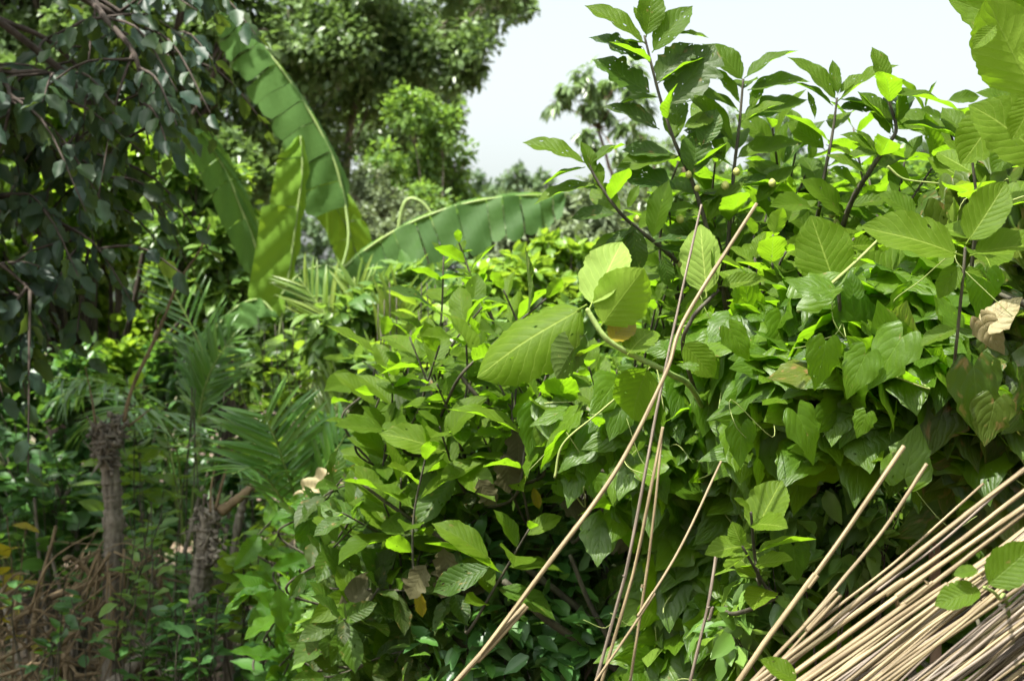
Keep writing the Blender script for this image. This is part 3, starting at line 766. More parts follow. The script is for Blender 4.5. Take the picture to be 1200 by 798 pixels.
# snapped stalk
b_ = MB(); tube(b_, [P(462, 330, 7.3), P(468, 262, 7.3), P(476, 236, 7.3), P(490, 235, 7.3), P(503, 248, 7.3), P(510, 268, 7.3)], .012, .009, 8, 30)
o = link('banana_stalk', b_.mesh('banana_stalk', M['banana_rib'])); tag(o, 'bare snapped banana stalk bent over behind the arching leaf', 'stalk')
banana('banana plant far left seen through the dark branches', (10, 9.2), [(14, 420, 9.2), (20, 300, 9.2)], [
    dict(mat='banana_y', path=[(75, 262, 9), (55, 225, 9), (35, 205, 9), (12, 195, 9), (-15, 198, 9)], halves=[dict(w=bw(px(34, 9)), dir=np.array([-.2, -.6, -.8]), sag=.2, cuts=[.3, .6]), dict(w=bw(px(34, 9)), dir=np.array([.3, .8, .5]), sag=.2)]),
    dict(mat='banana_y', path=[(40, 320, 9), (50, 285, 9), (60, 250, 9), (66, 225, 9)], halves=[dict(w=bw(px(26, 9)), dir=np.array([-.9, -.2, -.3]), sag=.2, cuts=[.5]), dict(w=bw(px(20, 9)), dir=np.array([.9, .2, -.3]), sag=.2)])])

# ------------------------------------------------------------------ palms
def frond(root, pts, L, n, mat, seed, wid=.035, droop=.3, start=.25, up=(0, 0, 1), spread=.75):
    rng = np.random.default_rng(seed)
    mb = MB(); path = tube(mb, [P(*q) for q in pts], .006, .002, 6, 40)
    f = link('frond', mb.mesh('frond', M['stem_green']), root)
    T = nrm(np.gradient(path, axis=0)); m = len(path)
    pos = []; D = []; N = []; S = []
    for i in range(n):
        t = start + (1 - start) * (i + rng.uniform(-.2, .2)) / n
        j = int(np.clip(t * (m - 1), 0, m - 1))
        side = nrm(np.cross(T[j], np.asarray(up, float)))
        for s in (-1, 1):
            d = nrm(T[j] * (1 - spread * .6) + side * s * spread + np.array([0, 0, .1]) + rng.normal(size=3) * .05)
            pos.append(path[j]); D.append(d); N.append(nrm(np.asarray(up, float) + side * s * -.3 + rng.normal(size=3) * .15))
            S.append(L * float(np.interp(t, [start, .5, .8, 1], [.75, 1, .85, .45])) * rng.uniform(.88, 1.08))
    lb = MB()
    w = wid / L
    leafcloud(lb, [leaf_tmpl('strip', 2, 8, w, .5, droop, 0, 1, 0, 0, 0, 0, .05, 1), leaf_tmpl('strip', 2, 8, w, .5, droop * 1.5, 0, 1, 0, 0, 0, 0, -.05, 2)], np.array(pos), np.array(D), np.array(N), np.array(S), rng)
    link('leaflets', lb.mesh('leaflets', M[mat]), f)

def palm(label, base, fronds, group='small palms in the undergrowth'):
    b = np.array([(base[0] - 600) / F_PX * base[1], base[1], 0])
    root = empty('palm', b, label, 'palm', group)
    tb = MB(); tube(tb, [b, b + [0, 0, .35]], .05, .035, 9, 8)
    link('trunk', tb.mesh('trunk', M['stem_green']), root)
    for i, f in enumerate(fronds): frond(root, seed=int(base[0]) + i, **f)
palm('dark green palm with a spread fan of fronds beside the central shrub', (352, 5.0), [
    dict(pts=[(352, 650, 5.0), (347, 590, 4.8), (330, 535, 4.6), (308, 480, 4.5)], L=.27, n=20, wid=.022, mat='palm', start=.25, up=(0, -1, .25), spread=.7),
    dict(pts=[(356, 640, 5.0), (362, 590, 4.8), (380, 550, 4.6), (412, 500, 4.5)], wid=.022, L=.20, n=16, mat='palm', start=.25, up=(-.2, -1, .3), spread=.7),
    dict(pts=[(352, 640, 5.1), (372, 560, 5.2), (392, 490, 5.3), (400, 450, 5.3)], wid=.02, L=.24, n=14, mat='palm_y', start=.3, up=(0, -1, 0), spread=.5),
    dict(pts=[(350, 640, 4.9), (330, 585, 4.7), (300, 550, 4.6), (272, 555, 4.5)], wid=.02, L=.2, n=14, mat='palm', start=.3),
    dict(pts=[(352, 640, 5), (350, 600, 5.1), (330, 560, 5.3), (290, 510, 5.4)], wid=.02, L=.22, n=14, mat='palm', start=.3, up=(0, -1, .3))])
palm('yellowish palm with stiff upright leaflets below the banana leaves', (410, 5.6), [
    dict(pts=[(412, 560, 5.6), (410, 470, 5.6), (400, 400, 5.6), (350, 325, 5.6)], L=.28, n=18, wid=.02, mat='palm_y', start=.45, up=(0, -1, .3), spread=.45),
    dict(pts=[(412, 560, 5.6), (420, 460, 5.6), (425, 390, 5.6), (415, 325, 5.6)], L=.26, n=16, wid=.02, mat='palm_y', start=.3, up=(0, -1, .1), spread=.35),
    dict(pts=[(412, 560, 5.5), (440, 470, 5.4), (462, 400, 5.3), (470, 345, 5.2)], L=.25, n=14, wid=.02, mat='palm_y', start=.35, up=(0, -1, .1), spread=.4)])
palm('shadowed palm with long fronds in front of the round-leaved tree', (215, 6.2), [
    dict(pts=[(222, 640, 6.2), (235, 500, 6.2), (240, 420, 6.2), (180, 300, 6.2)], wid=.018, L=.27, n=18, mat='palm', start=.4, up=(0, -1, .3), spread=.6),
    dict(pts=[(222, 640, 6.2), (232, 500, 6.1), (245, 440, 6.0), (275, 390, 5.9)], wid=.018, L=.22, n=18, mat='palm', start=.35, up=(0, -1, .3), spread=.6),
    dict(pts=[(215, 640, 6.2), (190, 520, 6), (140, 455, 5.8), (40, 440, 5.6)], wid=.018, L=.27, n=22, mat='palm', start=.3, droop=.8, spread=.8),
    dict(pts=[(215, 640, 6.1), (205, 520, 5.8), (160, 480, 5.5), (95, 505, 5.3)], wid=.02, L=.28, n=20, mat='palm', start=.3, droop=.9, spread=.8),
    dict(pts=[(218, 640, 6.3), (190, 500, 6.4), (130, 440, 6.5), (60, 470, 6.5)], wid=.02, L=.28, n=20, mat='palm', start=.3, droop=.9, spread=.8)])

# ------------------------------------------------------------------ dry trunks, stumps, brushwood (left)
def gpt(px_, d): return [(px_ - 600) / F_PX * d, d, 0]
def stump(label, base, pts, r0, r1, burl, seed, twigs=()):
    rng = np.random.default_rng(seed)
    b = np.array(gpt(*base))
    root = empty('dead_tree', b, label, 'dead tree', 'dead trunks in the shade at the left')
    mb = MB(); p = tube(mb, [b] + [P(*q) for q in pts], r0 * .66, r1 * .66, 18, 110, .09, rng, .12)
    link('trunk', mb.mesh('trunk', M['bark']), root)
    kb = MB()
    for (x, y, d, r) in burl:
        c0 = P(x, y, d)
        for q in range(26):
            s = c0 + rng.normal(size=3) * r * [.3, .3, .5]
            e = s + nrm(rng.normal(size=3) + [0, -.1, .4]) * r * rng.uniform(.5, 1.2)
            tube(kb, [s - (e - s) * .8, s, e], r * .16, r * .03, 6, 14, .25, rng)
    if burl: link('knot', kb.mesh('knot', M['bark']), root)
    for tw in twigs:
        t_ = MB(); tube(t_, [P(*q) for q in tw[:-1]], tw[-1], tw[-1] * .3, 6, 30, .1, rng)
        link('twig', t_.mesh('twig', M['twig']), root)
stump('gnarled broken trunk with a shaggy knotted top and one long bare twig', (128, 5.2), [(132, 700, 5.2), (132, 600, 5.2), (128, 545, 5.2), (124, 510, 5.2)], .055, .05, [(118, 515, 5.2, .06), (135, 505, 5.2, .06), (128, 535, 5.15, .05)], 61,
      [[(145, 495, 5.2), (155, 455, 5.2), (185, 390, 5.2), (210, 330, 5.2), (235, 292, 5.2), (246, 262, 5.2), .009], [(185, 390, 5.2), (183, 375, 5.2), (192, 362, 5.2), .004], [(112, 500, 5.2), (108, 470, 5.2), (100, 430, 5.2), .005], [(150, 500, 5.2), (178, 478, 5.2), .005], [(160, 455, 5.2), (178, 452, 5.2), .003]])
stump('pale mossy upright trunk cut off at a knobbly top', (222, 4.9), [(222, 798, 4.9), (232, 700, 4.9), (240, 640, 4.9), (244, 605, 4.9)], .062, .042, [(244, 606, 4.9, .05), (248, 645, 4.86, .045)], 62,
      [[(247, 600, 4.9), (247, 575, 4.9), (252, 545, 4.9), .006], [(252, 598, 4.9), (262, 560, 4.9), (274, 520, 4.9), .007], [(258, 600, 4.9), (290, 575, 4.9), (310, 550, 5.0), .02], [(300, 555, 4.9), (298, 575, 4.9), .008]])
stump('leaning sawn-off branch with a dark scar at the bottom left', (15, 5.0), [(150, 787, 5.0), (190, 742, 5.0), (206, 728, 5.0)], .05, .026, [], 63)
stump('slim mottled sapling trunk beside the ribbed-leaf shrub', (262, 5.3), [(268, 760, 5.3), (275, 640, 5.3), (285, 590, 5.3), (293, 570, 5.3)], .028, .02, [], 64)
stump('thin dark upright trunk under the ribbed leaves', (385, 4.6), [(390, 780, 4.6), (392, 700, 4.6), (396, 620, 4.6)], .035, .025, [], 66)
lg = MB(); rng = np.random.default_rng(65)
tube(lg, [P(150, 735, 5.3), P(180, 765, 5.1), P(205, 792, 5.0), P(235, 830, 4.9)], .035, .04, 12, 30, .06, rng)
o = link('fallen_log', lg.mesh('fallen_log', M['bark'])); tag(o, 'short grey log lying aslant beside the leaning sawn-off branch', 'log')
# thin poles and stalks standing in the shade
rng = np.random.default_rng(70)
for i in range(26):
    x = rng.uniform(-10, 345); d = rng.uniform(5.6, 7.4)
    h = rng.uniform(560, 690); mb = MB()
    a = np.array(gpt(x, d)); e = P(x + rng.uniform(-45, 45), h, d + rng.uniform(-.3, .3))
    tube(mb, [a, (a + e) / 2 + rng.normal(size=3) * .05, e], rng.uniform(.01, .026), .007, 7, 24, .06, rng)
    o = link('dead_sapling', mb.mesh('dead_sapling', M['bark' if i % 3 else 'twig']))
    tag(o, 'thin dead upright stem among the shaded trunks at lower left', 'stem', 'thin dead stems in the left shade')
# heap of brushwood
mb = MB()
for i in range(80):
    t = rng.uniform(0, 2 * PI)
    s = P(rng.uniform(95, 190), rng.uniform(640, 672), rng.uniform(5.0, 5.5))
    L = rng.uniform(.15, .75)
    dn = nrm(np.array([rng.normal() * .55 - .15, rng.normal() * .25, -1.0]))
    if i % 6 == 0: dn = nrm(np.array([rng.normal() * 1.0, rng.normal() * .3, rng.uniform(-.1, .4)])); L *= .6
    e = s + dn * L
    tube(mb, [s, (s + e) / 2 + rng.normal(size=3) * .04, e], rng.uniform(.002, .0055), .0015, 5, 9, .1, rng)
for i in range(90):
    s = P(rng.uniform(-20, 150), rng.uniform(700, 830), rng.uniform(5.0, 6.0)); s[2] = max(s[2], .03)
    d0 = nrm(rng.normal(size=3) * [1, .6, .6]); e = s + d0 * rng.uniform(.1, .5); e[2] = max(e[2], .02)
    tube(mb, [s, (s + e) / 2 + rng.normal(size=3) * .03, e], rng.uniform(.003, .009), .002, 5, 8, .1, rng)
o = link('brushwood', mb.mesh('brushwood', M['twig'])); tag(o, 'tangled heap of dry brown twigs hanging over the shaded soil', 'brushwood', kind='stuff')
# slanting sticks leaning on the heap
for (a, b2, lab) in [((20, 800, 5.0), (138, 690, 5.2), 'long thin stick slanting down left across the twig heap'), ((60, 700, 5.1), (178, 655, 5.2), 'thin stick lying nearly level on top of the twig heap'), ((76, 655, 5), (108, 672, 5.1), 'short pale hooked stick jutting left from the twig heap')]:
    mb = MB(); A, B = P(*a), P(*b2)
    tube(mb, [A, (A + B) / 2 + rng.normal(size=3) * .03, B], .010, .007, 7, 20, .1, rng)
    tag(link('stick', mb.mesh('stick', M['twig'])), lab, 'stick')
# leaf litter
mb = MB(); k = 5200
pos = np.stack([rng.uniform(-3.6, 1.2, k), rng.uniform(4.2, 11.5, k), rng.uniform(.03, .07, k)], 1)
leafcloud(mb, LT['midov'], pos, nrm(rng.normal(size=(k, 3)) * [1, 1, .25]), nrm(rng.normal(size=(k, 3)) * .4 + [0, 0, 1]), rng.uniform(.06, .14, k), rng)
o = link('leaf_litter', mb.mesh('leaf_litter', M['litter'])); tag(o, 'dry fallen leaves scattered over the soil', 'leaf litter', kind='stuff')

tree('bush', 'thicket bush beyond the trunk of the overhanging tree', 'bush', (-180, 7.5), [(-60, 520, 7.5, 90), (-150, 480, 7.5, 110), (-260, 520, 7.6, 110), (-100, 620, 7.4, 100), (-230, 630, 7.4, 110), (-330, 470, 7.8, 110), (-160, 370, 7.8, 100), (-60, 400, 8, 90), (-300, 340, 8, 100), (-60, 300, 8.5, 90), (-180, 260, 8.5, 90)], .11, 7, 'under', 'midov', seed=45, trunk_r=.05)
# small low plants at left -------------------------------------------------
def sprays(name, label, cat, base, tips, L, n, mat, tm='midov', seed=1, group=None, stem='stem_brown', droop=.15, r=.003, up=.6, flat=.35):
    rng = np.random.default_rng(seed)
    b = np.array(gpt(*base)); root = empty(name, b, label, cat, group)
    sb = MB(); pos = []; D = []; N = []; S = []
    for tp in tips:
        e = P(*tp)
        mid = (b + e) / 2 + rng.normal(size=3) * .05 + [0, 0, .1]
        path = tube(sb, [b, mid, e], r, .002, 5, 20)
        T = nrm(np.gradient(path, axis=0))
        for q in range(n):
            t = rng.uniform(.5, 1); j = int(t * 19)
            az = rng.uniform(0, 2 * PI)
            d = nrm(np.array([math.cos(az), math.sin(az), rng.uniform(-flat, up)]) + T[j] * .3)
            pos.append(path[j] + d * .01); D.append(d); N.append(nrm(np.array([0, -.2, 1]) + rng.normal(size=3) * .3)); S.append(L * rng.uniform(.6, 1.2))
    link('stem', sb.mesh('stem', M[stem]), root)
    mb = MB(); leafcloud(mb, LT[tm], np.array(pos), np.array(D), np.array(N), np.array(S), rng)
    link('foliage', mb.mesh('foliage', M[mat]), root)
    return root
def rt(n, x0, x1, y0, y1, d0, d1, seed):
    r_ = random.Random(seed); return [(r_.uniform(x0, x1), r_.uniform(y0, y1), r_.uniform(d0, d1)) for _ in range(n)]
sprays('shrub', 'bright yellow-green sprouting shrub between the mossy trunk and ribbed leaves', 'shrub', (300, 5.1), rt(16, 270, 345, 595, 680, 4.9, 5.3, 1), .10, 12, 'sprout', seed=81)
sprays('seedling', 'seedling with round bright leaves behind the knotted trunk', 'seedling', (170, 5.9), rt(10, 105, 200, 410, 520, 5.8, 6.4, 2), .11, 10, 'bg_yellow', seed=82, group='seedlings in the left shade')
sprays('seedling', 'green seedling growing out beside the knotted trunk', 'seedling', (165, 5.3), rt(9, 130, 200, 600, 665, 5.2, 5.5, 3), .09, 10, 'under', seed=83, group='seedlings in the left shade')
sprays('seedling', 'pale-leaved seedling in front of the dark green palm', 'seedling', (235, 5.2), rt(7, 215, 275, 450, 500, 5.1, 5.3, 4), .085, 8, 'bg_light', seed=84, group='seedlings in the left shade')
sprays('seedling', 'dark low plant at the foot of the mossy trunk', 'seedling', (200, 5.6), rt(12, 110, 290, 690, 790, 5.2, 6, 5), .10, 10, 'under', seed=85, group='seedlings in the left shade')
sprays('shrub', 'light green fine-leaved shrub above the dark palm', 'shrub', (330, 6), rt(26, 260, 420, 370, 450, 5.7, 6.2, 6), .085, 16, 'bg_yellow', seed=86)
sprays('seedling', 'yellowing plant with a few broad pale leaves at the left edge', 'seedling', (10, 5.4), [(8, 605, 5.3), (30, 618, 5.3), (5, 660, 5.3), (20, 700, 5.4), (-10, 640, 5.3)], .12, 4, 'yellow', seed=87, stem='twig')
sprays('shrub', 'shrub of dark drooping leaves at the far left behind the twig heap', 'shrub', (60, 6.4), rt(18, -10, 120, 520, 650, 6.2, 6.8, 7), .14, 9, 'under', seed=88)
sprays('seedling', 'mass of small dark leaves low between the twig heap and the mossy trunk', 'seedling', (185, 5.7), rt(34, 120, 260, 600, 800, 5.5, 6.2, 15), .10, 12, 'under', seed=93, group='seedlings in the left shade')
sprays('seedling', 'dark leafy growth behind the knotted trunk at mid height', 'seedling', (90, 6.6), rt(34, -10, 260, 480, 640, 6.4, 7, 16), .12, 12, 'under', seed=94, group='seedlings in the left shade')
sprays('seedling', 'small green seedling with drooping leaves in front of the mossy trunk foot', 'seedling', (215, 4.7), rt(12, 190, 270, 680, 790, 4.5, 4.8, 25), .07, 8, 'under', seed=95, group='seedlings in the left shade')
sprays('seedling', 'light green seedling hiding the middle of the knotted trunk', 'seedling', (150, 4.9), rt(9, 120, 195, 585, 660, 4.7, 5.0, 26), .075, 8, 'bg_light', seed=96, group='seedlings in the left shade')
sprays('seedling', 'dark tangled plant growing up through the dry twig heap', 'seedling', (60, 4.9), rt(9, -10, 120, 650, 790, 4.7, 5.1, 35), .07, 8, 'under', seed=97, group='seedlings in the left shade')
sprays('seedling', 'leafy seedling between the two dead trunks in front of the log', 'seedling', (180, 4.8), rt(16, 130, 215, 660, 790, 4.6, 4.9, 36), .07, 9, 'under', seed=98, group='seedlings in the left shade')
sprays('shrub', 'low leafy shrub at the foot of the dark thin trunk', 'shrub', (330, 4.7), rt(22, 290, 420, 700, 800, 4.5, 5.0, 8), .10, 10, 'under', seed=89)
sprays('shrub', 'light-leaved shrub rising behind the central shrub top', 'shrub', (480, 4.6), rt(20, 430, 560, 330, 420, 4.4, 4.8, 9), .10, 9, 'bg_yellow', seed=90)

# ------------------------------------------------------------------ shrubs with individual leaves
class Shrub:
    def __init__(s, name, label, cat, base, key, mat, stem='stem_brown', seed=1, group=None, cap=95, rest='fig_dark'):
        s.b = np.array(gpt(*base)); s.root = empty(name, s.b, label, cat, group)
        s.key = key; s.mat = mat; s.stem = stem; s.rng = np.random.default_rng(seed)
        s.auto = []; s.nleaf = 0; s.cap = cap; s.fork = s.b * 1.0 + [0, 0, .35]
        s.tb = MB(); s.petb = MB(); s.hasp = False; s.haslow = False
    def branch(s, pts, r0=.006, r1=.003, conn=True, mat=None):
        """pts: from the tip's side down; first point is the tip"""
        w = [P(*q) for q in pts][::-1]
        if conn:
            lo = s.fork
            w = [lo, lo * .45 + w[0] * .55 + s.rng.normal(size=3) * .03 + [0, 0, -.02]] + w
        mb = MB(); path = tube(mb, w, r0 * 1.15, r1 * .85, 7, 12 + 6 * len(w), .03, s.rng)
        link('branch', mb.mesh('branch', M[mat or s.stem]), s.root)
        return path
    def leaf(s, bx, tip, d, dd=0., N=(0, -.5, .9), ws=1., mat=None, key=None, label=None, v=None):
        a = P(bx[0], bx[1], d); e = P(tip[0], tip[1], d + dd)
        D = e - a; L = np.linalg.norm(D)
        ms = leafmeshes(key or s.key, mat or s.mat)
        place_leaf(s.root, a, D, np.array(N, float), L * 1.07, ms[int(s.rng.integers(len(ms))) if v is None else v % len(ms)], ws, label=label)
        s.nleaf += 1
    def shoot(s, tip, L, n=7, leaf=.13, dirv=None, r=.004, span=.8):
        """automatic leafy shoot; dirv = growth direction in world"""
        rng = s.rng
        e = P(*tip); g = nrm(np.array([rng.normal() * .35, rng.normal() * .3 - .15, 1.0])) if dirv is None else nrm(np.array(dirv, float))
        a = e - g * L + np.array([0, .05, 0])
        lo = s.fork
        w = [lo, lo * .4 + a * .6 + rng.normal(size=3) * .05, a, (a + e) / 2 + rng.normal(size=3) * .012, e]
        path = tube(s.tb, w, r * 1.1, r * .5, 6, 34, .03, rng); s.haslow = True
        T = nrm(np.gradient(path, axis=0)); m = len(path)
        az = rng.uniform(0, 2 * PI)
        seg = np.linalg.norm(np.diff(path, axis=0), axis=1)[::-1].cumsum()
        for q in range(n):
            f = q / max(1, n - 1)
            back = L * span * f * 1.0
            j = m - 1 - int(np.searchsorted(seg, back)); j = max(1, min(m - 1, j))
            az += 2.4 + rng.normal() * .25
            t_ = T[j]; x_ = nrm(np.cross(t_, [0.3, 1, .1])); y_ = np.cross(t_, x_)
            rad = x_ * math.cos(az) + y_ * math.sin(az)
            up = float(np.interp(f, [0, .3, 1], [1.5, .55, .12]))
            D = nrm(rad + t_ * up + rng.normal(size=3) * .2)
            N = nrm(t_ * .8 + np.array([0, -.15, .6]) - rad * .2 + rng.normal(size=3) * .35)
            size = leaf * float(np.interp(f, [0, .25, .6, 1], [.5, .9, 1.08, .95])) * rng.uniform(.6, 1.2)
            s.auto.append((path[j], D, N, size))
    def dress(s, path, n, leaf, upto=.55):
        rng = s.rng; T = nrm(np.gradient(path, axis=0)); m = len(path)
        L = np.linalg.norm(np.diff(path, axis=0), axis=1)[::-1].cumsum(); az = rng.uniform(0, 6)
        for q in range(n):
            back = upto * (q + .5 + rng.uniform(-.3, .3)) / n
            j = max(1, m - 1 - int(np.searchsorted(L, back))); az += 2.4 + rng.normal() * .3
            t_ = T[j]; x_ = nrm(np.cross(t_, [0, 1, .0])); y_ = np.cross(t_, x_)
            rad = x_ * math.cos(az) + y_ * math.sin(az) * .7
            D = nrm(rad + t_ * rng.uniform(.15, .8)); N = nrm(t_ + np.array([0, -.5, .5]) + rng.normal(size=3) * .25)
            s.auto.append((path[j], D, N, leaf * rng.uniform(.75, 1.1)))
    def done(s, mix=()):
        """nearest shoots' leaves become parts, the rest one part"""
        rng = s.rng
        def rank(a):
            c_ = a[0] + a[1] * a[3] * .5
            x = 600 + c_[0] / c_[1] * F_PX; y = 399 - (c_[2] - CAM_Z) / c_[1] * F_PX
            out = not (0 < x < 1200 and 0 < y < 798)
            return (out, -a[3] / c_[1] + rng.uniform(0, .006))
        s.auto.sort(key=rank)
        k = max(0, s.cap - s.nleaf)
        mats = [s.mat] * 20 + [m_ for m_, w_ in mix for _ in range(w_)]
        for (p, D, N, sz) in s.auto[:k]:
            mt = mats[int(rng.integers(len(mats)))]
            ms = leafmeshes(s.key, mt)
            place_leaf(s.root, p, D, N, sz, ms[int(rng.integers(len(ms)))], rng.uniform(.85, 1.15))
        rest = s.auto[k:]
        if rest:
            mb = MB(); A = [np.array([r_[i] for r_ in rest]) for i in range(4)]
            leafcloud(mb, LT[s.key], A[0], A[1], A[2], A[3], rng)
            o = link('foliage', mb.mesh('foliage', M[s.mat]), s.root); o['kind'] = 'stuff'
        tube(s.tb, [s.b, s.b * .5 + s.fork * .5 + [.01, 0, 0], s.fork], .022, .015, 8, 8, .05, rng)
        link('stems', s.tb.mesh('stems', M[s.stem]), s.root)
    def fruit(s, px_, py, d, r=.011):
        me = bpy.data.meshes.get('fig_fruit')
        if me is None:
            mb = MB(); n = 8; V = []; th = np.linspace(0.02, PI - .02, 7)
            for t in th:
                for j in range(n):
                    a = 2 * PI * j / n; V.append([math.sin(t) * math.cos(a), math.sin(t) * math.sin(a), -math.cos(t) * 1.05 + .25 * (t / PI) ** 4])
            F = [[i * n + j, i * n + (j + 1) % n, (i + 1) * n + (j + 1) % n, (i + 1) * n + j] for i in range(6) for j in range(n)]
            mb.add(V, F); me = mb.mesh('fig_fruit', M['fruit'])
        o = bpy.data.objects.new('fruit', me); C.objects.link(o); o.parent = s.root
        o.location = Vector(P(px_, py, d)) - s.root.location; o.scale = (r, r, r)

# tall shoots against the sky ------------------------------------------------
S = Shrub('fig_shrub', 'tall fig shrub whose ragged insect-eaten shoot stands against the sky', 'shrub', (880, 3.0), 'fig', 'fig', seed=101)
S.fork = P(900, 520, 3.4)
P_ = S.branch([(755, 42, 2.75), (772, 110, 2.75), (790, 165, 2.75), (812, 215, 2.78), (835, 290, 2.8), (868, 400, 2.9)], .006, .0028); S.dress(P_, 14, .12)
K = dict(N=(-.2, -.55, .8))
for bx, tp, kw in [
    ((757, 52), (694, 2), dict(ws=.9, N=(.3, -.6, .8), v=0)), ((757, 44), (769, -14), dict(ws=1.2, N=(0, -1, .1), v=1)), ((752, 30), (745, 8), dict(ws=.8, N=(0, -1, 0))),
    ((764, 62), (806, 5), dict(ws=1.0, N=(-.3, -.9, .3), v=2)), ((794, 40), (829, 39), dict(ws=.9, N=(0, -.6, .8), v=3)),
    ((763, 72), (697, 40), dict(ws=.9, key='figb', mat='fig_dark', N=(.3, -.8, .6))), ((764, 112), (701, 68), dict(ws=1.0, key='figb', mat='fig_dark', N=(.2, -.9, .5))),
    ((767, 98), (807, 50), dict(ws=1.0, key='figb', mat='fig_dark', N=(-.3, -.9, .3))), ((785, 126), (831, 52), dict(ws=1.15, key='figb', mat='fig_dark', N=(-.4, -.9, .1))),
    ((773, 152), (715, 116), dict(ws=1.05, mat='fig_dark', N=(.2, -.8, .7), v=1)), ((789, 182), (734, 172), dict(ws=1.0, mat='fig_dark', N=(.1, -.7, .8), v=0)),
    ((794, 222), (729, 196), dict(ws=.9, key='figb', mat='fig_dark', N=(.1, -.8, .7))), ((812, 206), (818, 154), dict(ws=1.5, mat='fig_dark', N=(0, -1, .1), v=2)),
    ((822, 172), (836, 128), dict(ws=1.4, mat='fig_dark', N=(0, -1, .3), v=3)), ((800, 150), (838, 135), dict(ws=1, N=(0, -.8, .6)))]:
    S.leaf(bx, tp, 2.75, **kw)
P_ = S.branch([(871, 93, 2.8), (866, 150, 2.8), (860, 200, 2.8), (854, 275, 2.8), (850, 360, 2.85)], .0055, .0028); S.dress(P_, 14, .12)
for bx, tp, kw in [
    ((871, 95), (835, 47), dict(ws=1.25, N=(.2, -.9, .4), v=1)), ((872, 92), (925, 52), dict(ws=.85, N=(-.2, -.6, .8), v=0)), ((876, 106), (943, 86), dict(ws=1, N=(0, -.6, .85), v=2)),
    ((868, 122), (838, 77), dict(ws=.8, N=(.3, -.7, .6))), ((869, 142), (938, 110), dict(ws=.95, key='figb', N=(0, -.7, .7))), ((860, 168), (813, 102), dict(ws=.8, N=(.3, -.8, .5))),
    ((862, 186), (931, 157), dict(ws=1, N=(0, -.7, .8), v=3)), ((855, 160), (806, 150), dict(ws=1.2, mat='fig_dark', N=(0, -.8, .6))), ((850, 188), (833, 150), dict(ws=.8, N=(0, -.8, .6))),
    ((850, 178), (795, 188), dict(ws=1.1, N=(0, -.7, .8))), ((858, 218), (905, 205), dict(ws=.9, mat='fig_dark')), ((852, 225), (806, 240), dict(ws=1.1, mat='fig_dark')), ((858, 250), (900, 275), dict(ws=1.1, mat='fig_dark')),
    ((880, 130), (893, 92), dict(ws=.8)), ((885, 240), (925, 190), dict(ws=.8, N=(-.5, -.8, .2)))]:
    S.leaf(bx, tp, 2.8, **kw)
P_ = S.branch([(981, 115, 2.7), (975, 160, 2.7), (966, 205, 2.7), (955, 265, 2.75)], .005, .0025); S.dress(P_, 14, .12)
for bx, tp, kw in [
    ((981, 118), (936, 62), dict(ws=.9, N=(.3, -.9, .5), v=1)), ((976, 124), (938, 92), dict(ws=.7, N=(.3, -.6, .6))), ((983, 110), (1010, 84), dict(ws=.9, N=(-.3, -.7, .8), v=2)),
    ((982, 112), (976, 72), dict(ws=.7, N=(0, -1, 0))), ((984, 116), (1046, 126), dict(ws=.95, N=(.2, -.4, .95), v=0)), ((982, 128), (1032, 122), dict(ws=1.1, N=(0, -.7, .7), mat='fig_dark')),
    ((967, 176), (927, 143), dict(ws=1.1, N=(.2, -.9, .4))), ((968, 170), (1005, 182), dict(ws=.9)), ((955, 140), (949, 108), dict(ws=.5)), ((960, 235), (925, 255), dict(ws=1)), ((958, 240), (1000, 250), dict(ws=1, mat='fig_dark'))]:
    S.leaf(bx, tp, 2.7, **kw)
P_ = S.branch([(1037, 106, 2.6), (1050, 148, 2.6), (1042, 168, 2.6), (1020, 200, 2.62), (990, 258, 2.7)], .006, .003); S.dress(P_, 14, .12)
for bx, tp, kw in [
    ((1038, 104), (1028, 56), dict(ws=1.1, N=(.4, -1, .1), v=2)), ((1037, 110), (1120, 114), dict(ws=1.0, N=(0, -.5, .95), v=0)), ((1050, 146), (1062, 102), dict(ws=1., N=(.5, -.9, .1), v=1)),
    ((1053, 146), (1126, 150), dict(ws=.8, N=(0, -.5, .95), v=3)), ((1048, 148), (1012, 108), dict(ws=1.1, N=(.5, -.7, .5), v=0)), ((1044, 158), (1026, 130), dict(ws=.9, N=(.2, -1, .2))),
    ((1042, 160), (1072, 170), dict(ws=1.1, N=(0, -.6, .8))), ((1032, 180), (993, 152), dict(ws=1.1, N=(.3, -.8, .5), v=1)), ((1030, 185), (1008, 150), dict(ws=.5)), ((1015, 205), (975, 178), dict(ws=1)),
    ((1110, 118), (1148, 112), dict(ws=1, N=(.2, -.8, .6)))]:
    S.leaf(bx, tp, 2.6, **kw)
P_ = S.branch([(686, 186, 2.7), (700, 212, 2.7), (722, 244, 2.7), (742, 264, 2.72), (775, 290, 2.75), (815, 325, 2.8), (850, 345, 2.85)], .0055, .0028); S.dress(P_, 14, .12)
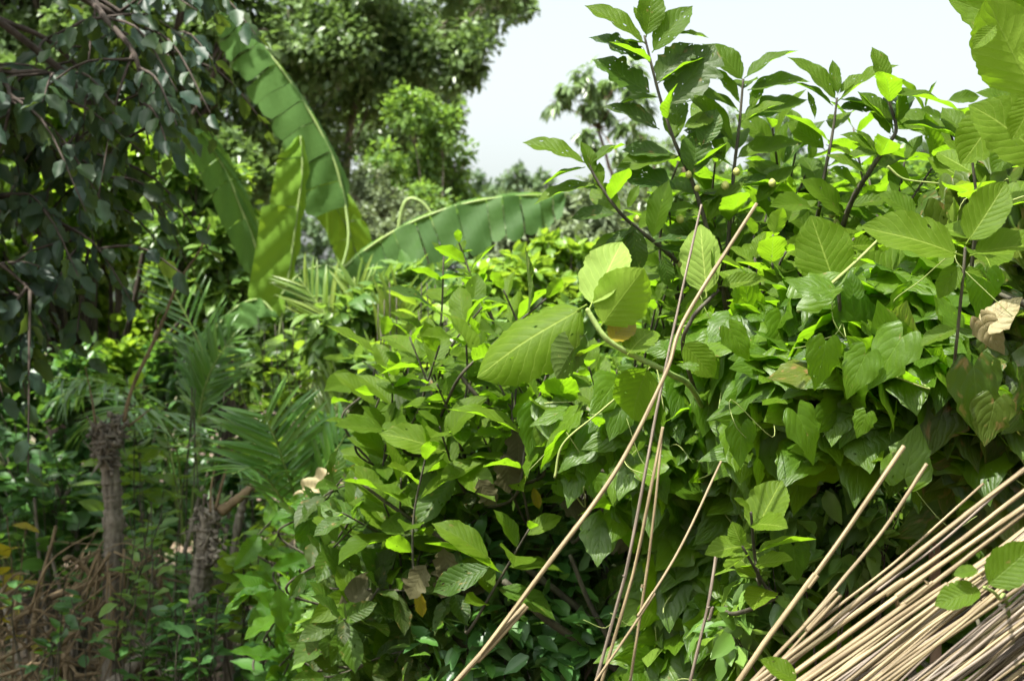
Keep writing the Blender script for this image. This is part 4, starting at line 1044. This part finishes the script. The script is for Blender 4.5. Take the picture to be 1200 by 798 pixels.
for bx, tp, kw in [
    ((688, 192), (620, 161), dict(ws=1, N=(.2, -.5, .9), v=0)), ((686, 196), (636, 208), dict(ws=.9, N=(.1, -.3, .95), v=1)), ((694, 190), (719, 169), dict(ws=1., N=(-.3, -.6, .8))),
    ((696, 205), (686, 166), dict(ws=.9, N=(.2, -1, .2))), ((703, 222), (700, 192), dict(ws=1, N=(0, -1, .2))), ((723, 250), (672, 250), dict(ws=.95, N=(.1, -.7, .6), mat='fig_dark')),
    ((703, 222), (670, 216), dict(ws=1.2, mat='fig_dark')), ((735, 245), (748, 218), dict(ws=.8, N=(-.4, -.8, .3))), ((740, 262), (748, 316), dict(ws=1.1, N=(-.2, -1, .1), mat='fig_dark')),
    ((765, 285), (812, 275), dict(ws=1, mat='fig_dark', N=(0, -.4, .9))), ((770, 290), (820, 298), dict(ws=.9, mat='fig_dark')), ((776, 298), (785, 335), dict(ws=1, mat='fig_dark', N=(0, -1, .1))),
    ((745, 268), (705, 290), dict(ws=.8, mat='fig_dark'))]:
    S.leaf(bx, tp, 2.7, **kw)
for (x, y) in [(746, 257), (807, 205), (817, 221), (797, 257), (863, 202), (798, 310), (850, 218), (975, 252), (980, 262), (920, 325), (745, 282), (943, 298), (905, 215)]:
    S.fruit(x, y, 2.75, random.Random(x).uniform(.0055, .0085))
for q in [(905, 150, 2.9), (935, 165, 3.0), (1000, 150, 2.9), (1085, 128, 2.8), (1110, 145, 2.7), (1100, 185, 2.7), (822, 140, 3.0), (838, 190, 2.9), (905, 195, 3.0), (1060, 190, 2.8), (950, 190, 2.9), (1140, 160, 2.6)]:
    S.shoot(q, .34, 10, .14)
for i in range(72):
    r_ = random.Random(300 + i)
    x = r_.uniform(760, 1130); y = r_.uniform(205, 330) + (30 if x < 850 else 0)
    S.shoot((x, y, r_.uniform(2.9, 3.5)), .3, 10, .12)
S.done(mix=[('fig_dark', 8)])

# hero shrub in front: big leaves ---------------------------------------------
Hs = Shrub('fig_shrub', 'near fig sapling with very large pale-veined leaves beside the dry stalks', 'shrub', (860, 2.1), 'figbroad', 'fig_big', 'stem_brown', seed=111)
Hs.fork = P(880, 640, 3.0)
Hs.branch([(688, 362, 1.9), (696, 376, 1.9), (712, 398, 1.9), (745, 418, 1.92), (785, 438, 1.97), (815, 462, 2.25), (850, 540, 2.9)], .0042, .0042, mat='stem_green')
bxs = [((688, 357), (562, 428), 0.0, dict(N=(-.25, -.85, .55), ws=.84, v=0, key='figlong')), ((691, 361), (727, 284), .03, dict(N=(-.45, -.8, .45), ws=.95, v=1, mat='fig_pale')), ((703, 384), (752, 318), -.02, dict(N=(.4, .85, .5), ws=1.15, v=2)),
       ((688, 389), (648, 437), -.02, dict(N=(-.1, .9, .3), ws=1.1, v=0, mat='fig_dark')), ((712, 400), (668, 420), 0, dict(N=(.1, -.2, .9), ws=.35, v=1)), ((712, 402), (742, 372), .04, dict(N=(.2, -.9, .5), ws=.8, v=2, mat='yellow')),
       ((735, 416), (762, 382), .05, dict(N=(0, -.8, .6), ws=1, v=0)), ((760, 428), (735, 490), .05, dict(N=(0, -.9, .4), ws=1.1, v=1, mat='fig'))]
LT['figlong'] = [leaf_tmpl('broad', 12, 30, .66, .10, .12, .003, 8, .22, 0, .06, .1, -.05, 77, .5)]
for a, b2, dd, kw in bxs: Hs.leaf(a, b2, 1.9, dd, **kw)
Hs.branch([(842, 340, 1.98), (830, 352, 1.98), (812, 372, 1.98), (800, 405, 2.02), (812, 450, 2.3), (830, 500, 2.7)], .0035, .003, mat='stem_brown')
for a, b2, kw in [((828, 348), (820, 268), dict(N=(-.65, -.65, .4), ws=1.0, v=1, mat='fig_pale')), ((838, 348), (824, 292), dict(N=(-.8, -.55, .2), ws=.9, v=0, mat='fig')), ((842, 336), (895, 324), dict(N=(-.1, -.75, .65), ws=.62, v=2)), ((824, 350), (806, 372), dict(N=(0, -.9, .3), ws=1, mat='fig')), ((800, 400), (835, 440), dict(N=(.1, -.9, .3), ws=1, mat='fig'))]:
    Hs.leaf(a, b2, 1.98, 0, **kw)
# sprig above vines at right
Hs.branch([(1131, 290, 1.85), (1129, 320, 1.85), (1124, 370, 1.87), (1118, 430, 1.92), (1115, 450, 2.2)], .0022, .0022, conn=False, mat='stem_brown')
for a, b2, kw in [((1128, 300), (1022, 262), dict(N=(.1, -.75, .65), ws=.82, v=0)), ((1132, 286), (1179, 216), dict(N=(-.35, -.85, .3), ws=.85, v=1)), ((1136, 300), (1232, 275), dict(N=(.1, -.6, .8), ws=.7, v=2)), ((1128, 316), (1162, 327), dict(N=(0, -.6, .7), ws=.8, v=0, mat='fig')), ((1125, 310), (1100, 345), dict(N=(-.1, -.9, .4), ws=.9, mat='fig')), ((1122, 385), (1080, 400), dict(N=(-.1, -.6, .7), ws=.9, mat='fig'))]:
    Hs.leaf(a, b2, 1.85, 0, **kw)
Hs.shoot((880, 600, 2.0), .12, 6, .085, (-.2, -.2, .9)); Hs.shoot((870, 640, 2.0), .12, 5, .09, (-.4, -.3, .6))
Hs.done()
Rs = Shrub('fig_shrub', 'fig shrub reaching over the top right corner with big backlit leaves', 'shrub', (1320, 1.9), 'figbroad', 'fig_big', 'stem_brown', seed=121)
Rs.fork = P(1330, 420, 1.8)
Rs.branch([(1205, 95, 1.95), (1225, 150, 1.95), (1260, 260, 1.9)], .005, .004)
for a, b2, d, kw in [((1218, 122), (1156, 8), 1.95, dict(N=(.4, .8, .3), ws=1.0, v=1)), ((1262, 62), (1124, -4), 2.05, dict(N=(-.2, -.95, .35), ws=.66, v=0, mat='fig')), ((1230, 190), (1150, 120), 1.75, dict(N=(-.3, -.9, .3), ws=1.1, v=1)), ((1215, 100), (1225, 30), 1.55, dict(N=(0, .9, .3), ws=1, v=2)),
                      ((1168, 30), (1142, 54), 1.75, dict(N=(-.2, -.9, .3), ws=.8)), ((1215, 110), (1190, 160), 1.6, dict(N=(-.3, -.9, .4), ws=1)),
                      ((1180, 118), (1132, 186), 1.9, dict(N=(-.4, -.85, .4), ws=1.05, v=0)), ((1195, 130), (1150, 105), 1.85, dict(N=(-.2, -.7, .7), ws=.9, mat='fig')), ((1210, 150), (1165, 195), 1.8, dict(N=(-.3, -.9, .4), mat='fig')), ((1220, 190), (1178, 172), 1.8, dict(N=(-.1, -.7, .7), mat='fig'))]:
    Rs.leaf(a, b2, d, 0, **kw)
for i in range(8):
    r_ = random.Random(400 + i); Rs.shoot((r_.uniform(1130, 1230), r_.uniform(130, 260), r_.uniform(2.1, 2.6)), .2, 6, .12)
Rs.done()
Es = Shrub('fig_shrub', 'fig sapling with broad upright leaves poking above the vine tangle', 'shrub', (980, 2.8), 'figbroad', 'fig_big', 'stem_brown', seed=131)
Es.fork = P(990, 540, 2.95)
for a, b2, d, kw in [((980, 338), (952, 258), 2.1, dict(N=(-.3, -.95, .2), ws=1.15, v=2)), ((1030, 345), (1110, 280), 2.15, dict(N=(-.2, -.9, .5), ws=1.0, v=0)), ((1000, 350), (1045, 300), 2.25, dict(N=(-.2, -.9, .4), ws=1.2, v=1)),
                      ((960, 350), (905, 340), 2.3, dict(N=(0, -.6, .8), ws=1.1, v=0, mat='fig')), ((930, 370), (905, 300), 2.4, dict(N=(.2, -.9, .3), mat='fig')), ((1075, 255), (1035, 225), 2.4, dict(N=(0, -.8, .6), mat='fig'))]:
    Es.leaf(a, b2, d, 0, **kw)
Es.branch([(982, 335, 2.1), (985, 370, 2.12), (990, 430, 2.2)], .004, .003)
for i in range(14):
    r_ = random.Random(500 + i); Es.shoot((r_.uniform(880, 1120), r_.uniform(265, 350), r_.uniform(2.3, 2.8)), .2, 7, .09)
Es.done()

# central shrub ------------------------------------------------------------------
Cs = Shrub('leafy_shrub', 'broad leafy central shrub with upright light green shoots', 'shrub', (560, 3.1), 'fig', 'fig', seed=141, cap=98)
Cs.fork = P(590, 610, 3.6)
pts_c = [(538, 285, 3.3), (520, 300, 3.35), (590, 340, 3.0), (560, 330, 3.2), (450, 385, 3.5), (640, 350, 2.8), (515, 405, 2.9), (480, 395, 3.0), (545, 380, 2.9), (570, 420, 2.8), (460, 450, 3.0), (465, 420, 3.3),
         (512, 450, 2.85), (500, 530, 2.8), (515, 500, 2.8), (455, 500, 3.0), (470, 560, 2.9), (565, 360, 3.1), (610, 400, 2.9), (640, 440, 2.7), (600, 460, 2.8), (660, 480, 2.8), (690, 430, 2.7), (450, 590, 2.9), (440, 570, 3.0), (620, 620, 2.7), (560, 500, 2.9)]
for i, t in enumerate(pts_c): Cs.shoot(t, .26, 9, .135 if i % 3 else .11)
for i in range(88):
    r_ = random.Random(600 + i)
    x = r_.uniform(455, 760); y = r_.uniform(390 + max(0, (x - 640)) * .3, 610)
    Cs.shoot((x, y, r_.uniform(3.0, 3.9)), .28, 10, .115)
Cs.branch([(540, 440, 2.85), (560, 465, 2.85), (600, 500, 2.9), (640, 535, 2.95)], .006, .005)
Cs.done(mix=[('fig_dark', 4), ('fig_big', 3)])
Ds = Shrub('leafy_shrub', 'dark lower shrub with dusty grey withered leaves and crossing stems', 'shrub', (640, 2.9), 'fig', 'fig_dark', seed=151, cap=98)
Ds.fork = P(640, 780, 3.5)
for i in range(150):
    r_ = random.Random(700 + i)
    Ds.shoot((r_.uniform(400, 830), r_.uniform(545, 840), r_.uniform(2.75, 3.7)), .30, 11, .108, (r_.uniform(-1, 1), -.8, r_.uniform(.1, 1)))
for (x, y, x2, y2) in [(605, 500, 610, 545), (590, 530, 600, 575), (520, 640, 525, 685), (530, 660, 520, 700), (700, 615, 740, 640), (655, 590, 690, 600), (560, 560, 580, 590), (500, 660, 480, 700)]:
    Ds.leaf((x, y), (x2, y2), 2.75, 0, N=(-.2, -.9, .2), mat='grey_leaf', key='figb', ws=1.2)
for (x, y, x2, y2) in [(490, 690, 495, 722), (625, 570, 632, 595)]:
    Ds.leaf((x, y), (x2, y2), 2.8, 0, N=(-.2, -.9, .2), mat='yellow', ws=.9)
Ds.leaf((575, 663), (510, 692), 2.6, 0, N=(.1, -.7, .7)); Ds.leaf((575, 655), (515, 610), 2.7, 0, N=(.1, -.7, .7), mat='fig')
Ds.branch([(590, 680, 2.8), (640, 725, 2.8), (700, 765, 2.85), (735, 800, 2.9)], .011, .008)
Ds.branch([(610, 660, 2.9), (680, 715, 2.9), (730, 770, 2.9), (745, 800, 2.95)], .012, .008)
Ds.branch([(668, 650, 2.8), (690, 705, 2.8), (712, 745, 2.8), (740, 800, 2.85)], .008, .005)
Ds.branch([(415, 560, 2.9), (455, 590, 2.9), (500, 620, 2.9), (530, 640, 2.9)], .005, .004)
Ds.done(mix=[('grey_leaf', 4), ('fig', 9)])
Gs = Shrub('ribbed_leaf_shrub', 'shrub with drooping strongly ribbed glossy leaves at bottom left of centre', 'shrub', (395, 3.9), 'guava', 'guava', seed=161, cap=98)
Gs.fork = P(400, 770, 4.1)
for i in range(58):
    r_ = random.Random(800 + i)
    Gs.shoot((r_.uniform(335, 450), r_.uniform(580, 810), r_.uniform(3.5, 4.4)), .22, 7, .15, (r_.uniform(-.9, .5), -.3, .5))
for a, b2, kw in [((355, 585), (372, 655), dict(ws=1.2, N=(0, -1, .1))), ((300, 690), (260, 715), dict(ws=.9)), ((325, 685), (335, 738), dict(ws=1.1, N=(0, -1, .2))), ((395, 590), (318, 600), dict(ws=.9)), ((320, 690), (270, 695), dict(ws=.8)), ((345, 700), (352, 745), dict(ws=1, N=(0, -1, .2))), ((400, 605), (385, 665), dict(ws=1.1, N=(0, -1, .1)))]:
    Gs.leaf(a, b2, 3.5, 0, **kw)
Gs.done(mix=[('fig', 3)])
# curled bleached leaf over the ribbed shrub
mb = MB()
banana_blade(mb, spline([P(415, 560, 4.2), P(395, 548, 4.2), P(372, 552, 4.2), P(352, 570, 4.2), P(346, 590, 4.2)], 30), bw(px(20, 4.2)), np.array([.2, -.8, -.6]), .4, [.45], 5)
banana_blade(mb, spline([P(415, 575, 4.25), P(395, 580, 4.25), P(372, 595, 4.25), P(350, 615, 4.25)], 30), bw(px(12, 4.2)), np.array([.2, -.8, -.6]), .4, [], 6)
o = link('withered_frond', mb.mesh('withered_frond', M['dry'])); tag(o, 'bleached curled dead frond drooping above the ribbed-leaf shrub', 'dead frond')

# ------------------------------------------------------------------ vines
def vine(label, region, seed, cap=98, mat='vine', size=.075, nper=1., stems=8, layers=((0, 1.), (.12, .9), (.28, .8), (.45, .7)), mix=(), lean=(0, -.55, .8), hang=.75, group='climbing vines over the shrubs'):
    """region: list of (px, py, d, r_px) blobs; leaves sit on and in them"""
    rng = np.random.default_rng(seed)
    b = np.array(gpt(region[0][0], region[0][2] + .4))
    root = empty('climbing_vine', b, label, 'vine', group)
    L = []
    cen = []
    for (x, y, d, r) in region:
        ctr = P(x, y, d); rad = r / F_PX * d
        cen.append((ctr, rad))
        n = int(nper * r * r / 85)
        v = rdir(rng, n); v[:, 1] = -np.abs(v[:, 1]) * 1.0 + rng.uniform(0, .5, n)
        q = rng.uniform(.35, 1.05, (n, 1)) ** .7
        pos = ctr + v * q * rad * np.array([1, .75, 1])
        for i in range(n):
            o_ = v[i]
            D = nrm(np.array([rng.normal() * .75, rng.normal() * .5 - .4, -hang + rng.normal() * .5]) + o_ * np.array([.5, .3, .2]))
            N = nrm(np.array(lean) + rng.normal(size=3) * .55 + o_ * .3)
            L.append((pos[i], D, N, size * rng.uniform(.38, 1.4) * (1.0 if q[i] > .6 else .9)))
    def rank(a):
        c_ = a[0]; x = 600 + c_[0] / c_[1] * F_PX; y = 399 - (c_[2] - CAM_Z) / c_[1] * F_PX
        return (not (0 < x < 1200 and 0 < y < 798), c_[1] - a[3] * 4)
    L.sort(key=rank)
    mats = [mat] * 20 + [m_ for m_, w_ in mix for _ in range(w_)]
    for (p, D, N, sz) in L[:cap]:
        ms = leafmeshes('heart', mats[int(rng.integers(len(mats)))])
        place_leaf(root, p, D, N, sz, ms[int(rng.integers(len(ms)))], rng.uniform(.85, 1.1))
    rest = L[cap:]
    if rest:
        mb = MB(); A = [np.array([r_[i] for r_ in rest]) for i in range(4)]
        leafcloud(mb, LT['heart'], A[0], A[1], A[2], A[3], rng)
        o = link('foliage', mb.mesh('foliage', M[mat]), root); o['kind'] = 'stuff'
    sb = MB(); pb = MB()
    hub = np.mean([q_[0] for q_ in cen], axis=0) + [0, .45, -.1]
    tube(sb, [b, b * .5 + hub * .5 + [.05, 0, 0], hub], .012, .008, 7, 20, .06, rng)
    for (ctr, rad) in cen:
        tube(sb, [hub, hub * .5 + ctr * .5 + rng.normal(size=3) * .05 + [0, .05, 0], ctr + [0, .08, 0]], .005, .003, 6, 26, .04, rng)
        for k in range(1):
            a = ctr + rdir(rng, 1)[0] * rad * .6; e = ctr + rdir(rng, 1)[0] * rad * [1.1, .9, 1.1] + [0, -.03, 0]
            tube(pb, [a, (a + e) / 2 + rng.normal(size=3) * .04, e], .0018, .001, 5, 16)
        for k in range(1):
            # petiole-like tendrils
            a = ctr + rdir(rng, 1)[0] * rad * .9 + [0, -.05, 0]; s_ = [a]
            for q in range(5): s_.append(s_[-1] + rng.normal(size=3) * .03 + [0, 0, -.008])
            tube(pb, s_, .0009, .0005, 4, 24)
    link('stems', sb.mesh('stems', M['stem_brown']), root)
    link('tendrils', pb.mesh('tendrils', M['stem_pale']), root)
    return root
vine('sunlit heart-leaved vine heaped over the shrub right of the dry stalks', [(880, 395, 2.35, 48), (950, 385, 2.25, 55), (1020, 370, 2.2, 60), (1080, 350, 2.15, 52), (930, 450, 2.2, 58), (1010, 440, 2.1, 62), (1080, 420, 2.1, 55), (860, 450, 2.4, 46), (985, 500, 2.15, 50), (1050, 490, 2.15, 52), (900, 510, 2.3, 46), (820, 400, 2.5, 36)], 171, mix=[('vine_old', 1)], nper=1.75, size=.08, hang=.45)
vine('vine of old blotched heart leaves hanging down at the right edge', [(1160, 380, 2.2, 55), (1190, 320, 2.25, 50), (1150, 460, 2.1, 55), (1200, 440, 2.1, 55), (1170, 520, 2.15, 52), (1210, 530, 2.15, 50), (1120, 530, 2.25, 40), (1185, 240, 2.35, 50), (1120, 240, 2.5, 36), (1200, 170, 2.4, 40), (1160, 590, 2.3, 46)], 172, mat='vine_old', mix=[('vine', 12)], size=.095, nper=1.2)
vine('deeply shaded heart-leaved vine hanging behind the bundle of dry stalks', [(820, 520, 2.55, 55), (900, 560, 2.50, 60), (980, 560, 2.55, 60), (1060, 570, 2.50, 60), (840, 620, 2.60, 60), (920, 650, 2.55, 65), (1000, 640, 2.60, 60), (800, 700, 2.60, 55), (870, 730, 2.55, 65), (950, 740, 2.55, 60), (1040, 690, 2.60, 60), (1110, 640, 2.50, 55), (1180, 640, 2.50, 55), (790, 780, 2.60, 55), (1060, 780, 2.50, 60), (1150, 740, 2.50, 60)], 173, size=.092, nper=2.1, lean=(0, -.9, .45), hang=1.0)
vine('thin vine with small leaves and curling tendrils in the middle', [(700, 500, 2.55, 42), (740, 470, 2.5, 38), (660, 540, 2.7, 36), (760, 540, 2.5, 42), (720, 590, 2.6, 36), (790, 470, 2.5, 36), (640, 480, 2.7, 30)], 174, size=.07, nper=.9)
vine('small vine with yellowing leaves climbing the stalks at bottom right', [(1180, 770, 1.85, 32), (1205, 730, 1.85, 24), (1140, 790, 1.85, 22)], 175, size=.065, nper=.5, mix=[('vine_old', 8)], cap=40)
# a few placed vine leaves that catch the light
pl = Shrub('climbing_vine', 'vine strand with large lit heart leaves over the front of the tangle', 'vine', (960, 2.0), 'heart', 'vine', 'stem_pale', seed=181, group='climbing vines over the shrubs')
for a, b2, d, kw in [((868, 500), (868, 546), 2.05, dict(N=(0, -.55, .7), ws=.9)), ((815, 430), (795, 425), 1.95, dict(N=(0, -.5, .8))), ((968, 340), (925, 325), 2.0, dict(N=(-.1, -.7, .7), ws=1)), ((1058, 395), (1018, 452), 1.95, dict(N=(-.2, -.7, .6), ws=1)),
                      ((967, 402), (960, 455), 1.95, dict(N=(.2, -.9, .4), ws=1)), ((1015, 415), (990, 462), 1.95, dict(N=(0, -.8, .6))), ((1140, 430), (1150, 510), 1.9, dict(N=(0, -.9, .4), mat='vine_old', ws=.95)), ((1165, 470), (1155, 520), 1.88, dict(N=(0, -.9, .3), mat='vine_old', ws=1.2)),
                      ((1120, 380), (1100, 345), 1.95, dict(N=(.2, -.9, .3), ws=.8)), ((1015, 485), (1005, 512), 1.95, dict(N=(0, -.6, .7), ws=1.1)), ((935, 485), (960, 540), 1.95, dict(N=(0, -.6, .8), ws=1)), ((1060, 560), (1075, 500), 2.0, dict(N=(0, -.5, .9), ws=1.1, mat='vine')),
                      ((930, 640), (935, 680), 2.2, dict(N=(0, -.8, .6), ws=1.1)), ((950, 610), (958, 650), 2.4, dict(N=(0, -.8, .3))), ((1160, 380), (1195, 345), 1.95, dict(N=(-.2, -.6, .7), mat='dry', ws=.9)), ((1150, 375), (1178, 415), 1.95, dict(N=(-.2, -.9, .3), mat='dry', ws=.8)),
                      ((940, 350), (995, 315), 2.05, dict(N=(0, -.8, .5), ws=.9)), ((1000, 345), (1000, 318), 2.05, dict(N=(0, -.8, .5), ws=1.2)), ((1155, 320), (1150, 370), 2.0, dict(N=(.1, -.8, .6), ws=1.05)), ((855, 385), (880, 420), 2.1, dict(N=(0, -.7, .6)))]:
    pl.leaf(a, b2, d, 0, **kw)
pl.branch([(1045, 265, 2.15), (1010, 300, 2.1), (975, 332, 2.05), (935, 365, 2.1)], .0026, .002, conn=False)
pl.branch([(1100, 215, 2.2), (1060, 210, 2.2), (1040, 195, 2.2)], .0018, .0012, conn=False)
pl.branch([(1200, 230, 2.0), (1175, 240, 2.0), (1160, 255, 2.0)], .0018, .0012, conn=False)
pl.branch([(735, 455, 2.2), (700, 485, 2.2), (660, 520, 2.2), (650, 560, 2.2)], .0018, .0012, conn=False)
pl.done()
# sprig lying on the stalks
sp = Shrub('fig_shrub', 'small leafy sprig poking up through the bundle of dry stalks', 'shrub', (1200, 1.75), 'figbroad', 'fig', 'stem_green', seed=191)
for a, b2, kw in [((1152, 690), (1100, 706), dict(N=(0, -.6, .8), ws=1, key='midfig')), ((1155, 688), (1210, 640), dict(N=(-.2, -.9, .3), ws=1)), ((1148, 668), (1120, 672), dict(N=(0, -.5, .8), ws=1)), ((935, 800), (897, 772), dict(N=(.3, -.7, .6), ws=.9))]:
    kw.pop('key', None); sp.leaf(a, b2, 1.56, 0, **kw)
sp.branch([(1153, 688, 1.56), (1170, 700, 1.6), (1185, 740, 1.7)], .003, .002)
sp.done()

# vine trunks and shrub limbs seen among the vines
for i, (pts, r, lab) in enumerate([([(1072, 800, 2.9), (1074, 640, 2.85), (1073, 560, 2.8), (1075, 500, 2.8)], .010, 'dark upright stem behind the vines above the stalk bundle'),
                                    ([(985, 790, 2.9), (980, 700, 2.9), (985, 620, 2.85), (1000, 560, 2.85)], .012, 'crooked dark stem behind the shaded vine leaves'),
                                    ([(800, 440, 2.6), (870, 490, 2.55), (930, 530, 2.5), (1000, 565, 2.5), (1060, 592, 2.55)], .009, 'long slanting brown branch crossing under the sunlit vine'),
                                    ([(1095, 640, 2.4), (1075, 560, 2.35), (1095, 480, 2.35), (1110, 420, 2.4)], .011, 'thick brown stem rising under the blotched leaves')]):
    rng = np.random.default_rng(900 + i); mb = MB()
    pp = [P(*q) for q in pts]
    if i != 2: pp = [np.array([pp[0][0], pp[0][1], 0])] + pp
    tube(mb, pp, r, r * .6, 8, 40, .08, rng)
    tag(link('woody_climber', mb.mesh('woody_climber', M['bark_red' if i > 1 else 'bark_dark'])), lab, 'stem')

# ------------------------------------------------------------------ dry stalks
def stalk(pts, r0, r1, mat='cane', label=None, group=None, seed=0, name='dry_stalk', ground_to=True):
    rng = np.random.default_rng(seed)
    pts = [np.asarray(p, float) for p in pts]
    if ground_to:
        d = nrm(pts[0] - pts[1])
        k = (pts[0][2] - .01) / max(.05, -d[2]); 
        pts = [pts[0] + d * k] + pts
    mb = MB(); n = 150; path = spline(pts, n)
    L = np.concatenate([[0], np.cumsum(np.linalg.norm(np.diff(path, axis=0), axis=1))]); tot = L[-1]
    T = nrm(np.gradient(path, axis=0)); A = nrm(np.cross(T, [.13, 1, .21])); B = np.cross(T, A)
    path = path + A * (np.interp(L, np.arange(0, tot + .3, .22), rng.normal(size=len(np.arange(0, tot + .3, .22))) * .0032))[:, None]
    sides = 9; a = np.linspace(0, 2 * PI, sides, endpoint=False)
    r = (r0 + (r1 - r0) * L / tot) * .80
    kn = np.cumsum(rng.uniform(.06, .3, 60)) - .05
    r = r * (1 + sum(.11 * np.exp(-((L - q_) / .007) ** 2) for q_ in kn if q_ < tot + .1)) * (1 + .05 * np.sin(L * rng.uniform(9, 20) + rng.uniform(0, 6)))
    rr = r[:, None] * (1 + .05 * np.cos(2 * a + rng.uniform(0, 6)))[None]
    V = path[:, None] + rr[..., None] * (A[:, None] * np.cos(a)[None, :, None] + B[:, None] * np.sin(a)[None, :, None])
    F = [[i * sides + j, i * sides + (j + 1) % sides, (i + 1) * sides + (j + 1) % sides, (i + 1) * sides + j] for i in range(n - 1) for j in range(sides)]
    V = np.vstack([V.reshape(-1, 3), path[-1], path[0]]); U = np.vstack([np.stack([np.tile(np.arange(sides) / sides, n), np.repeat(L, sides)], 1), [[.5, 0], [.5, 0]]])
    b = n * sides
    for j in range(0, sides, 2): F.append([(n - 1) * sides + j, (n - 1) * sides + (j + 1) % sides, (n - 1) * sides + (j + 2) % sides if j < sides - 1 else (n - 1) * sides + 1, b])
    mb.add(V, F, U)
    o = link(name, mb.mesh('dry_stalk', M[mat]))
    tag(o, label, 'dry stalk', group)
    return o
G1 = 'dry stalks leaning singly'
stalk([P(535, 800, 1.75), P(560, 772, 1.76), P(640, 665, 1.78), P(720, 555, 1.82), P(780, 440, 1.86), P(805, 372, 1.9), P(885, 238, 1.98)], .0062, .0032, label='longest dry stalk, bowed, slanting up to the sky gap in the middle', group=G1, seed=1)
stalk([P(700, 800, 1.85), P(735, 660, 1.85), P(765, 515, 1.87), P(790, 390, 1.9), P(822, 240, 1.95)], .0048, .002, 'cane_grey', label='thin dry stalk rising steeply to end beside the pale upright leaf', group=G1, seed=2)
stalk([P(703, 798, 1.88), P(742, 650, 1.88), P(758, 580, 1.88), P(776, 500, 1.9)], .0042, .0025, label='thin dry stalk running close along the steep one', group=G1, seed=3)
stalk([P(738, 800, 1.9), P(755, 680, 1.9), P(768, 580, 1.9), P(776, 505, 1.92)], .0042, .002, label='thinnest nearly upright dry stalk, ending under the bowed one', group=G1, seed=4)
stalk([P(694, 800, 1.8), P(750, 718, 1.82), P(800, 640, 1.85), P(848, 542, 1.9)], .0034, .002, label='thin dry stalk slanting right across the two steep ones', group=G1, seed=5)
stalk([P(812, 800, 2.1), P(830, 720, 2.1), P(842, 645, 2.12)], .0042, .003, 'cane_grey', label='short brown stalk standing alone left of the bundle', group=G1, seed=6)
stalk([P(868, 800, 1.7), P(950, 682, 1.72), P(1005, 600, 1.75), P(1058, 522, 1.78)], .0062, .0036, label='thick dry stalk rising steepest out of the bundle', group=G1, seed=7)
stalk([P(885, 798, 1.74), P(945, 735, 1.75), P(990, 682, 1.78), P(1040, 620, 1.8), P(1088, 545, 1.82)], .0044, .0028, label='dry stalk second steepest out of the bundle', group=G1, seed=8)
stalk([P(880, 812, 1.76), P(950, 735, 1.77), P(1050, 655, 1.8), P(1150, 563, 1.84)], .0042, .0022, label='upper dry stalk whose broken tip ends against the shaded vine', group=G1, seed=9)
stalk([P(905, 798, 1.76), P(1000, 712, 1.78), P(1100, 635, 1.82), P(1177, 567, 1.85)], .0036, .0022, 'cane_grey', label='slender dry stalk with its cut tip just below the other broken tip', group=G1, seed=10)
rng = np.random.default_rng(190)
lines = [(878, 1205, 545), (888, 1205, 566), (912, 1210, 590), (925, 1210, 598), (938, 1215, 610)]
for i, (xb, xe, ye) in enumerate(lines):
    stalk([P(xb, 805, 1.72), P((xb + xe) / 2, (805 + ye) / 2 + rng.uniform(-3, 3), 1.77), P(xe, ye, 1.82), P(xe + 190, ye - 140, 1.9)], rng.uniform(.0048, .006), .004, label=['topmost', 'second from the top', 'middle one', 'second from the bottom', 'lowest'][i] + ' of five spaced stalks crossing the right edge above the bundle', group='stalks fanned along the top of the bundle', seed=20 + i)
nb = 190
for i in range(nb):
    f = rng.uniform(0, 1) ** .9
    # offset perpendicular to the bundle, in layers going back
    xb = 940 + 330 * f + rng.normal() * 10; yb = 812
    sl = rng.uniform(34, 41) + (rng.normal() * 3 if i % 5 == 0 else 0)
    lay = rng.uniform(0, 1)
    d0 = 1.62 + .16 * lay + .02 * f; d1 = d0 + .06
    Lp = rng.uniform(430, 700)
    xe = xb + Lp * math.cos(R(sl)); ye = yb - Lp * math.sin(R(sl))
    mxx = (xb + xe) / 2 + rng.normal() * 2; myy = (yb + ye) / 2 + rng.normal() * 5 + 5
    stalk([P(xb, yb, d0), P(mxx, myy, (d0 + d1) / 2), P(xe, ye, d1)], rng.uniform(.0028, .0056), rng.uniform(.0014, .0028), 'cane' if rng.random() < .6 else 'cane_grey',
          label='dry stalk packed in the leaning bundle at the lower right', group='dry stalks packed in the leaning bundle', seed=1000 + i)
print('objects', len(bpy.data.objects), 'tris', sum(len(o.data.polygons) for o in bpy.data.objects if o.type == 'MESH') * 2)
